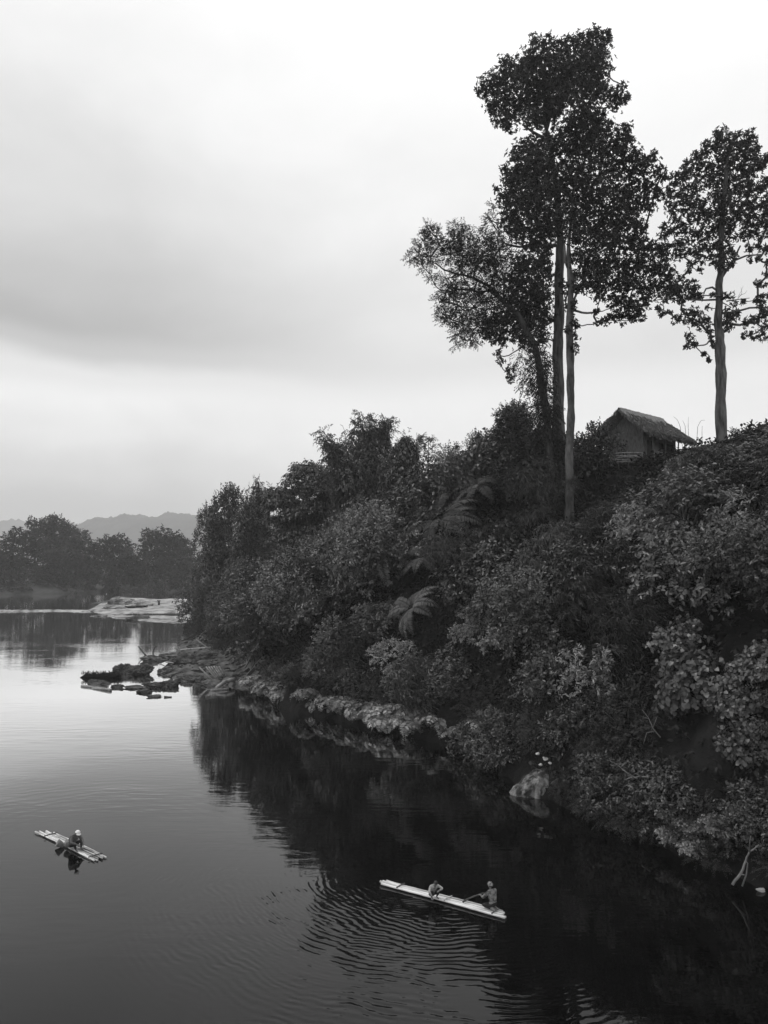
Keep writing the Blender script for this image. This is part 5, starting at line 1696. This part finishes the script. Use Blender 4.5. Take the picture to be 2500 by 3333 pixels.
def thatch(name, parent, length, half, rise, eave_z, seed, over=.45):
    rs_ = np.random.default_rng(seed)
    V, Fc = [], []
    nu, nv = 60, 22
    n0 = 0
    q_ = Geo()
    for sgn in (-1, 1):
        V = []
        for j in range(nv):
            f = j / (nv - 1)
            for i in range(nu):
                u = i / (nu - 1)
                x = u * length
                # hips: gable ends lean in a little at the ridge
                x = x + (1 - f) * (.15 - .3 * u)
                y = sgn * half * f
                z = eave_z + rise * (1 - f) ** 1.12 - .10 * math.sin(f * math.pi) + .06 * mnoise.noise(Vector((x * 2.1, y * 2.3 + 7, seed))) + .03 * mnoise.noise(Vector((x * 9, y * 4, seed)))
                z += .10 * math.exp(-(f / .06) ** 2)
                if j == nv - 1:
                    z -= .10 + .22 * rs_.uniform()
                V.append((x, y, z))
        Fq = []
        for j in range(nv - 1):
            for i in range(nu - 1):
                a_ = j * nu + i
                Fq.append((a_, a_ + 1, a_ + nu + 1, a_ + nu))
        q_.add(V, Fq)
        q_.add([(x, y * .985, z - .24) for x, y, z in V], Fq)
    o = link(name, q_.mesh(name, M['thatch']), parent)
    # straws along eaves and gable rims, lying down the slope
    L_ = Leaves(seed)
    P_, A_ = [], []
    for sgn in (-1, 1):
        m_ = 900
        u = rs_.uniform(0, length, m_)
        f = rs_.uniform(.05, 1.0, m_) ** .6
        P_.append(np.stack([u, sgn * half * f, eave_z + rise * (1 - f) ** 1.12 + .02 + .05 * rs_.uniform(size=m_)], -1))
        A_.append(np.tile((0, sgn * half, -rise), (m_, 1)) + .35 * rs_.normal(size=(m_, 3)))
        for end, dx in ((0, -1), (length, 1)):
            m2 = 260
            f = rs_.uniform(0, 1, m2)
            P_.append(np.stack([np.full(m2, end) + .1 * rs_.normal(size=m2) + (1 - f) * (.15 if dx < 0 else -.15), sgn * half * f, eave_z + rise * (1 - f) ** 1.12 - .15 * rs_.uniform(size=m2)], -1))
            A_.append(np.tile((.25 * dx, sgn * .6 * half, -rise * 1.3), (m2, 1)) + .35 * rs_.normal(size=(m2, 3)))
        m3 = 520
        P_.append(np.stack([rs_.uniform(0, length, m3), np.full(m3, sgn * half * .97), np.full(m3, eave_z) - .1 + .1 * rs_.uniform(size=m3)], -1))
        A_.append(np.tile((0, sgn * .5, -1.0), (m3, 1)) + .3 * rs_.normal(size=(m3, 3)))
    P_, A_ = np.concatenate(P_), np.concatenate(A_)
    L_.put(*leaf_arrays(P_, A_, L_.rand(len(P_)) * .5 + np.array((0, 0, 1)), rs_.uniform(.2, .5, len(P_)), .12, BLADE))
    link('straw', L_.mesh('straw', M['thatch']), o)
    return o


thatch('roof', hut, RLEN, HWD, RZ - EZ, EZ - Z0, 5)
q = Geo()
q.box((3.75, 0, FL - Z0 - .08), (5.9, 3.7, .14))
link('floor', q.mesh('floor', M['wood_dark'], False), hut)
wl = Geo()
wl.box((3.7, -1.35, FL - Z0 + 1.02), (5.0, .08, 2.06))
wl.box((3.7, 1.35, FL - Z0 + 1.02), (5.0, .08, 2.06))
for xx in (1.16, 6.24):
    wl.add([(xx, -1.39, FL - Z0), (xx, 1.39, FL - Z0), (xx, 1.39, FL - Z0 + 2.4), (xx, 0, RZ - Z0 - .35), (xx, -1.39, FL - Z0 + 2.4)], [(0, 1, 2, 3, 4)])
    wl.add([(xx + .06, -1.39, FL - Z0), (xx + .06, 1.39, FL - Z0), (xx + .06, 1.39, FL - Z0 + 2.4), (xx + .06, 0, RZ - Z0 - .35), (xx + .06, -1.39, FL - Z0 + 2.4)], [(4, 3, 2, 1, 0)])
link('wall', wl.mesh('wall', M['wall'], False), hut)
q = Geo()
q.box((2.1, -1.412, FL - Z0 + .85), (.75, .05, 1.65))
dr = link('door', q.mesh('door', M['wood_dark'], False), hut)
q = Geo()
q.tube([(2.38, -1.45, FL - Z0 + .8), (2.38, -1.49, FL - Z0 + .9), (2.38, -1.45, FL - Z0 + 1.0)], .015, 5)
link('handle', q.mesh('handle', M['wood_pale']), dr)
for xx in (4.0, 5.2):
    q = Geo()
    q.box((xx, -1.41, FL - Z0 + 1.15), (.8, .05, .9))  # dark panel painted for the unlit room behind the wall
    wn = link('window', q.mesh('window', M['opening_shade'], False), hut)
    q = Geo()
    for dx in (-.43, .43):
        q.box((xx + dx, -1.43, FL - Z0 + 1.15), (.06, .07, 1.02))
    for dz in (-.48, .48):
        q.box((xx, -1.43, FL - Z0 + 1.15 + dz), (.80, .07, .06))
    link('frame', q.mesh('frame', M['wood_dark'], False), wn)
for k, (xx, yy, lean) in enumerate(((1.3, -2.1, 0), (3.1, -2.15, 0), (4.4, -2.15, .0), (5.3, -2.1, .45), (6.4, -2.1, 0), (6.5, 2.0, 0), (.9, 2.0, 0))):
    q = Geo()
    q.tube([(xx - lean, yy, -1.4), (xx - lean * .6, yy, FL - Z0 + .2), (xx + lean * .4, yy, FL - Z0 + 2.35)], [.06, .055, .05], 6)
    link('post', q.mesh('post', M['wood_pale'] if k == 3 else M['bark']), hut)
q = Geo()
for zz in (.28, .72):
    q.tube(curve_pts((1.2, -2.2, FL - Z0 + zz), (6.5, -2.2, FL - Z0 + zz + .03), (0, 0, -.03)), .03, 5)
for xx in np.linspace(1.3, 6.4, 9):
    q.tube([(xx, -2.2, FL - Z0 - .1), (xx, -2.2, FL - Z0 + .75)], .022, 5)
link('railing', q.mesh('railing', M['wood_pale']), hut)
q = Geo()
for k in range(30):
    q.tube([(1.145, -1.3 + k * .09, FL - Z0 + .02), (1.145, -1.3 + k * .09, FL - Z0 + 2.3)], .012, 4)
for k in range(44):
    q.tube([(1.3 + k * .112, -1.40, FL - Z0 + .02), (1.3 + k * .112, -1.40, FL - Z0 + 2.0)], .014, 4)
link('gable_slats', q.mesh('gable_slats', M['wall']), hut)

# second hut, only its roof shows at the right edge
h2 = at(2540, 1395, 66)
hut2 = empty('thatched_hut', (h2[0], h2[1], h2[2] - .6), 'thatched roof of another hut cut by the right picture edge', 'hut', None, R(-25))
thatch('roof', hut2, 6.0, 2.6, 2.0, 1.7, 15)
q = Geo()
q.box((3.2, 0, .55), (4.4, 2.9, 2.3))
link('wall', q.mesh('wall', M['wall'], False), hut2)

# rough bamboo railing below the hut
fc0, fc1 = at(2003, 1500, 53.6), at(2100, 1497, 54.6)
fz0 = at(2003, 1478, 53.6)[2]
fence = empty('bamboo_fence', (fc0[0], fc0[1], fc0[2] - .6), 'rough fence of pale bamboo rails below the thatched hut', 'fence')
B0 = np.array((fc0[0], fc0[1], fc0[2] - .6))
for k, (ya, yb) in enumerate(((1476, 1474), (1482, 1481), (1489, 1489), (1495, 1496), (1504, 1508))):
    q = Geo()
    a, b_ = at(2002 + 3 * k % 7, ya, 53.6) - B0, at(2097 - 4 * k % 9, yb, 54.7) - B0
    q.tube(curve_pts(a, b_, (0, 0, .05 * (-1) ** k), 8), .028, 6)
    link('rail', q.mesh('rail', M['wood_pale']), fence)
for px in (2012, 2047, 2090):
    q = Geo()
    Yd = 53.6 + (px - 2003) / 97 * 1.0 + .06
    q.tube([at(px, 1530, Yd) - B0, at(px, 1500, Yd) - B0, at(px, 1472, Yd) - B0], .04, 6)
    link('post', q.mesh('post', M['bark']), fence)

# ------------------------------------------------------------------ rafts
def raft(name, label, e0, e1, width, n, r, mat, seed, gap=1.0, tips=None):
    """bamboo poles side by side from water point e0 (bow) to e1 (stern)"""
    rs_ = np.random.default_rng(seed)
    e0, e1 = np.asarray(e0, float), np.asarray(e1, float)
    ln = np.linalg.norm(e1 - e0)
    root = empty(name, (e0[0], e0[1], 0), label, 'raft', None, math.atan2(e1[1] - e0[1], e1[0] - e0[0]))
    for k in range(n):
        y = (k / (n - 1) - .5) * (width - 2 * r)
        q_ = Geo()
        a_ = rs_.uniform(-.18, .12) if tips is None else tips[k][0]
        b2 = ln + (rs_.uniform(-.12, .12) if tips is None else tips[k][1])
        ns = 16
        pts_, rad_ = [], []
        for i in range(ns * 2 + 1):
            f = i / (ns * 2)
            x = a_ + (b2 - a_) * f
            pts_.append((x, y + .018 * math.sin(f * 5 + k), .05 + .015 * math.sin(f * 3 + k * 1.3) + .16 * max(0, .16 - f) ** 1.2))
            rad_.append(r * (1.06 if i % 4 == 0 else .96) * (1 - .12 * f))
        q_.tube(pts_, rad_, 9)
        link('bamboo_pole', q_.mesh('bamboo_pole', mat), root)
    for f in (.14, .55, .93):
        q_ = Geo()
        x = ln * f
        q_.tube([(x, -width * .54, .05 + r + .012), (x + .03, 0, .06 + r + .02), (x + .05, width * .54, .05 + r + .012)], .022, 6)
        link('crossbar', q_.mesh('crossbar', M['lash'] if f != .55 else M['bamboo_grey']), root)
    return root, e0, e1


rA0, rA1 = ground(1252, 2868, .1), ground(1640, 2972, .1)
raft('bamboo_raft', 'long pale bamboo raft carrying two people across the dark reflection', rA0, rA1, .40, 5, .038, M['bamboo_pale'], 1)
rB0, rB1 = ground(142, 2704, .1), ground(324, 2789, .1)
raft('bamboo_raft', 'bamboo raft with gaps between its poles carrying one person in a white cap', rB0, rB1, .50, 6, .034, M['bamboo_grey'], 2,
     tips=[(-.25, .05), (-.1, .12), (.25, -.05), (.1, .1), (.0, .0), (.45, .1)])


# ------------------------------------------------------------------ people
def skin_me(name, chains, mat, levels=2):
    """one continuous surface grown along joined chains of (point, radius); a chain may start at the index of an earlier vertex"""
    verts, edges, rad = [], [], []
    for ch in chains:
        prev = None
        for it in ch:
            if isinstance(it, int):
                prev = it
                continue
            p_, r_ = it
            verts.append(tuple(map(float, p_)))
            rad.append(r_)
            if prev is not None:
                edges.append((prev, len(verts) - 1))
            prev = len(verts) - 1
    me = bpy.data.meshes.new(name + ' tmp')
    me.from_pydata(verts, edges, [])
    ob = bpy.data.objects.new(name + ' tmp', me)
    COL.objects.link(ob)
    sk = ob.modifiers.new('s', 'SKIN')
    sk.use_smooth_shade = True
    if not me.skin_vertices:
        me.skin_vertices.new()
    for i, r_ in enumerate(rad):
        sv = me.skin_vertices[0].data[i]
        sv.radius = (r_, r_) if not hasattr(r_, '__len__') else r_
        sv.use_root = (i == 0)
    ss = ob.modifiers.new('d', 'SUBSURF')
    ss.levels = ss.render_levels = levels
    dg = bpy.context.evaluated_depsgraph_get()
    out = bpy.data.meshes.new_from_object(ob.evaluated_get(dg))
    out.name = name
    bpy.data.objects.remove(ob)
    bpy.data.meshes.remove(me)
    out.materials.clear()
    out.materials.append(mat)
    for pl in out.polygons:
        pl.use_smooth = True
    return out


def lerp(a, b_, t_):
    return np.asarray(a, float) * (1 - t_) + np.asarray(b_, float) * t_


def person(loc, rz, label, J, skin_m, shirt_m, pants_m, hair_m, hat=None, bulk=1.0, scale=1.0, sleeve=1.0):
    """J: joints in a frame facing +Y. Keys: pelvis, waist, chest, neck, head, look, shoulder/elbow/wrist/hand/hip/knee/ankle/toe as (left, right)"""
    root = empty('person', loc, label, 'person', 'people on the rafts', rz, scale)
    J = {k: ([np.asarray(q_, float) for q_ in v] if isinstance(v, list) else np.asarray(v, float)) for k, v in J.items()}
    up = nrm(J['head'] - J['neck'])
    look = nrm(J['look'])
    sidev = nrm(np.cross(look, up))
    hc = J['head']
    body = [[(J['pelvis'], .125), (J['waist'], .115), (J['chest'], .13), (lerp(J['chest'], J['neck'], .75), .085), (J['neck'], .055), (lerp(J['neck'], hc, .45), .055), (hc - up * .02, .085), (hc + up * .055, .082), (hc + up * .095, .05)]]
    NV = 9
    # nose, chin and ears grow from the head
    body.append([6, (hc + look * .085 - up * .02, .030), (hc + look * .112 - up * .03, .013)])
    NV += 2
    body.append([6, (hc + look * .055 - up * .085, .038)])
    NV += 1
    for s_ in (-1, 1):
        body.append([6, (hc + sidev * s_ * .078 - up * .015, .026), (hc + sidev * s_ * .092 - up * .005 - look * .01, .012)])
        NV += 2
    shirt = [[(J['pelvis'] + np.array((0, 0, .02)), .135 * bulk), (J['waist'], .135 * bulk), (J['chest'], .150 * bulk), (lerp(J['chest'], J['neck'], .72), .095 * bulk)]]
    pants = [[(J['pelvis'] + np.array((0, 0, .02)), .132), (J['pelvis'] - np.array((0, 0, .03)), .125)]]
    SN, PN = 4, 2
    for i in (0, 1):
        sh, el, wr, hd = J['shoulder'][i], J['elbow'][i], J['wrist'][i], J['hand'][i]
        body.append([2, (sh, .062), (lerp(sh, el, .5), .050), (el, .041), (lerp(el, wr, .4), .040), (wr, .027), (hd, .034)])
        NV += 6
        hi = NV - 1
        fd_ = nrm(hd - wr)
        ref = np.array((0, 0, 1.0)) if abs(fd_[2]) < .8 else np.array((0, 1.0, 0))
        ac = nrm(np.cross(fd_, ref))
        dn = nrm(np.cross(ac, fd_)) * -1
        if dn[2] > 0:
            dn = -dn
        for k in range(4):                      # four fingers of unequal length, curled
            o_ = hd + ac * (k - 1.5) * .021 + fd_ * .022
            l_ = (.060, .072, .068, .052)[k]
            body.append([hi, (o_ + fd_ * .012, .0105), (o_ + fd_ * l_ * .55 + dn * .006, .0095), (o_ + fd_ * l_ * .85 + dn * .026, .0085), (o_ + fd_ * l_ * .82 + dn * .046, .007)])
            NV += 4
        ths = ac * (-1 if i == 0 else 1)
        body.append([hi, (hd + ths * .038 + fd_ * .005, .0125), (hd + ths * .055 + fd_ * .03 + dn * .012, .0105), (hd + ths * .05 + fd_ * .055 + dn * .024, .0085)])
        NV += 3
        hp, kn, an, to = J['hip'][i], J['knee'][i], J['ankle'][i], J['toe'][i]
        body.append([0, (hp, .090), (lerp(hp, kn, .5), .075), (kn, .056), (lerp(kn, an, .35), .055), (an, .036), (lerp(an, to, .55), .036), (to, .022)])
        NV += 7
        e_ = wr if sleeve > .9 else lerp(el, wr, .1)
        shirt.append([2, (sh, .080 * bulk), (lerp(sh, el, .5), .066 * bulk), (el, .058 * bulk), (lerp(el, e_, .5), .052 * bulk), (lerp(el, e_, .96), .040 * bulk)])
        pants.append([1, (hp, .102), (lerp(hp, kn, .5), .088), (kn, .070), (lerp(kn, an, .4), .064), (lerp(kn, an, .92), .048)])
    link('body', skin_me('body', body, skin_m), root)
    link('shirt', skin_me('shirt', shirt, shirt_m), root)
    link('trousers', skin_me('trousers', pants, pants_m), root)

    def headcap(name, mat, r, lo, back, fz):
        """cap-like shell over the skull: covers where the direction is above lo, lower at the back"""
        V, Fc = [], []
        nu, nv = 22, 10
        for j in range(nv):
            for i in range(nu):
                th = 2 * math.pi * i / nu
                low = lo - back * max(0, -math.cos(th)) ** .6 - .25 * back * abs(math.sin(th))
                ph = math.pi / 2 - (math.pi / 2 - low) * j / (nv - 1)
                d_ = look * math.cos(th) * math.cos(ph) + sidev * math.sin(th) * math.cos(ph) * .93 + up * math.sin(ph) * fz
                V.append(hc + up * .018 + d_ * r * (1 + .04 * mnoise.noise(Vector(d_) * 5)))
        for j in range(nv - 1):
            for i in range(nu):
                Fc.append((j * nu + i, j * nu + (i + 1) % nu, (j + 1) * nu + (i + 1) % nu, (j + 1) * nu + i))
        q_ = Geo()
        q_.add(V, Fc)
        return link(name, q_.mesh(name, mat), root)
    headcap('hair', hair_m, .108, R(28), R(58), 1.12)
    if hat:
        ht = headcap('cap', hat, .122, R(14), R(20), 1.12)
        if hat is M['cap_white']:
            q_ = Geo()
            V = []
            for j, rr in enumerate((.115, .20)):
                for i in range(9):
                    th = R(-55) + R(110) * i / 8
                    V.append(hc + up * (.045 - .03 * j) + look * rr * math.cos(th) * (1.0) + sidev * rr * math.sin(th) * .75)
            q_.add(V, [(i, i + 1, i + 10, i + 9) for i in range(8)])
            q_.add([v_ - up * .008 for v_ in V], [(i + 9, i + 10, i + 1, i) for i in range(8)])
            link('brim', q_.mesh('brim', hat), ht)
    for s_ in (-1, 1):
        q_ = Geo()
        ec = hc + look * .088 + sidev * s_ * .032 + up * .012
        q_.tube([ec - look * .012, ec - look * .002, ec + look * .004], [.012, .013, .004], 8)
        link('eye', q_.mesh('eye', M['hair']), root)
    q_ = Geo()
    mcn = hc + look * .088 - up * .062
    q_.tube([mcn - sidev * .026 - look * .008, mcn, mcn + sidev * .026 - look * .008], [.004, .008, .004], 6)
    link('mouth', q_.mesh('mouth', M['skin_dark']), root)
    return root


rdA = math.atan2(rA1[1] - rA0[1], rA1[0] - rA0[0])
uA = nrm(rA1 - rA0)
DECK = .09
# squatting person in the light shirt: faces the camera, a little towards the stern
c = ground(1412, 2925, DECK)
c[2] = DECK
person(tuple(c), R(205), 'person in a light long-sleeved shirt squatting mid-raft with arms folded on the knees', dict(
    pelvis=(0, -.16, .20), waist=(0, -.13, .34), chest=(0, .0, .52), neck=(0, .12, .67), head=(0, .19, .77), look=(0, .75, -.62),
    shoulder=[(-.19, .03, .60), (.19, .03, .60)], elbow=[(-.34, .24, .50), (.36, .22, .46)], wrist=[(-.12, .36, .50), (.26, .30, .26)], hand=[(-.03, .39, .49), (.24, .33, .17)],
    hip=[(-.10, -.14, .18), (.10, -.14, .18)], knee=[(-.20, .22, .44), (.19, .22, .42)], ankle=[(-.14, .02, .08), (.14, .02, .08)], toe=[(-.17, .20, .03), (.17, .20, .03)]),
    M['skin'], M['cloth_light'], M['cloth_dark'], M['hair'], None, 1.0, .68)
# paddler at the stern: seen from behind, facing along the raft to the bow
c = ground(1602, 2958, DECK)
c[2] = DECK
person(tuple(c), rdA + math.pi - R(90) - R(20), 'person in a printed cap and patterned top kneeling at the raft end, paddling', dict(
    pelvis=(0, -.06, .22), waist=(0, -.05, .38), chest=(0, .02, .58), neck=(0, .06, .76), head=(0, .09, .89), look=(.1, 1.0, -.15),
    shoulder=[(-.20, .03, .67), (.20, .03, .67)], elbow=[(-.30, .20, .46), (.30, .22, .46)], wrist=[(-.20, .42, .44), (.16, .44, .40)], hand=[(-.18, .50, .43), (.13, .52, .39)],
    hip=[(-.10, -.04, .20), (.10, -.04, .20)], knee=[(-.20, .34, .10), (.20, .34, .10)], ankle=[(-.12, -.10, .06), (.12, -.10, .06)], toe=[(-.10, -.26, .03), (.10, -.26, .03)]),
    M['skin'], M['cloth_mid'], M['cloth_dark'], M['hair'], M['cap_print'], 1.08, .78)
pr = rdA + math.pi - R(20)
fw = np.array((math.cos(pr), math.sin(pr), 0))
rt = np.array((fw[1], -fw[0], 0))
hnd = np.array((c[0], c[1], DECK)) + fw * .40 - rt * .02 + np.array((0, 0, .31))
stick('paddle', [hnd + fw * -.05 + rt * .05 + np.array((0, 0, .05)), hnd + fw * .22 - rt * .16 + np.array((0, 0, -.08)), hnd + fw * .5 - rt * .4 + np.array((0, 0, -.30))], .018, .03, M['wood_dark'], 'thin dark paddle held by the person in the printed cap', 'paddle')
# person on the left raft: side on, facing right
rdB = math.atan2(rB1[1] - rB0[1], rB1[0] - rB0[0])
uB = nrm(rB1 - rB0)
c = ground(240, 2763, DECK)
c[2] = DECK
person(tuple(c), rdB - R(90) + R(8), 'person in a white cap and dark baggy clothes sitting hunched on the left raft', dict(
    pelvis=(0, -.14, .15), waist=(0, -.10, .31), chest=(0, .03, .52), neck=(0, .16, .68), head=(0, .25, .79), look=(.15, .9, -.45),
    shoulder=[(-.20, .06, .61), (.20, .06, .61)], elbow=[(-.30, .20, .38), (.32, .24, .40)], wrist=[(-.20, .40, .30), (.16, .42, .34)], hand=[(-.15, .48, .27), (.12, .49, .31)],
    hip=[(-.10, -.12, .15), (.10, -.12, .15)], knee=[(-.20, .28, .38), (.20, .28, .38)], ankle=[(-.14, .36, .05), (.14, .36, .05)], toe=[(-.14, .52, .03), (.16, .52, .03)]),
    M['skin_dark'], M['cloth_grey'], M['cloth_dark'], M['hair'], M['cap_white'], 1.25, .80)
# sack and bucket by that person
sk_ = np.array((c[0], c[1], DECK)) - uB * .38 + np.array((uB[1], -uB[0], 0)) * -.02
root = empty('sack', tuple(sk_), 'pale grey cloth sack slumped behind the person in the white cap', 'sack')
L = None
bm_ = rock('sack_tmp', (0, 0, 0), (.19, .16, .17), 95, M['cloth_light'], None, None, None, 0, .25, 3, 3)
me_ = bm_.data
bpy.data.objects.remove(bm_)
me_.materials[0] = noise_mat('sack cloth', .14, .26, 6, 4, rough=.95)
link('bag', me_, root, (0, 0, .12))
q = Geo()
q.tube([(0, 0, .24), (.02, 0, .29), (.05, .02, .34)], [.05, .025, .05], 8)
link('neck', q.mesh('neck', me_.materials[0]), root)
bs = ground(206, 2752, .06)
root = empty('bucket', tuple(bs), 'pale-rimmed bucket with a dark inside tipped over the edge of the left raft', 'bucket', None, R(-70), .72)
root.rotation_euler[0] = R(58)
q = Geo()
n_ = 18
V = []
for r_, z_ in ((.12, -.02), (.19, .34), (.205, .34), (.205, .36), (.18, .36), (.115, .0)):
    for k in range(n_):
        V.append((r_ * math.cos(6.2832 * k / n_), r_ * math.sin(6.2832 * k / n_), z_))
Fc = []
for j in range(5):
    for k in range(n_):
        Fc.append((j * n_ + k, j * n_ + (k + 1) % n_, (j + 1) * n_ + (k + 1) % n_, (j + 1) * n_ + k))
Fc.append(tuple(range(n_))[::-1])
q.add(V, Fc)
link('pail', q.mesh('pail', M['wood_pale']), root)
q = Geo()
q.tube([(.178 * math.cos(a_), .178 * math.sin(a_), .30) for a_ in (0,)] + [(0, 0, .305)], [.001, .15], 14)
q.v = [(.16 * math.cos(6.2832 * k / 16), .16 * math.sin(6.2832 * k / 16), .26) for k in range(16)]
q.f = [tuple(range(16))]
link('inside', q.mesh('inside', M['opening_shade'], False), root)  # dark disc across the pail, painting the shade within
q = Geo()
q.tube([(.20 * math.cos(a_), .03, .34 + .17 * math.sin(a_)) for a_ in np.linspace(0, math.pi, 12)], .008, 5)
link('handle', q.mesh('handle', M['stone_white']), root)

# ------------------------------------------------------------------ misty air
hz = Geo()
hz.box((-450, 1640, 82), (5200, 3700, 176))
hm = bpy.data.materials.new('haze')
hm.use_nodes = True
hg = NG(hm.node_tree)
hg.n.clear()
ho = hg.new('ShaderNodeOutputMaterial')
hv = hg.new('ShaderNodeVolumePrincipled')
hv.inputs['Color'].default_value = (.92, .92, .92, 1)
hv.inputs['Density'].default_value = 0.00036
hv.inputs['Anisotropy'].default_value = 0.0
hg.l.new(hv.outputs[0], ho.inputs['Volume'])
haze = link('haze', hz.mesh('haze', hm, False))
tag(haze, 'thin pale mist over the river valley', kind='stuff')
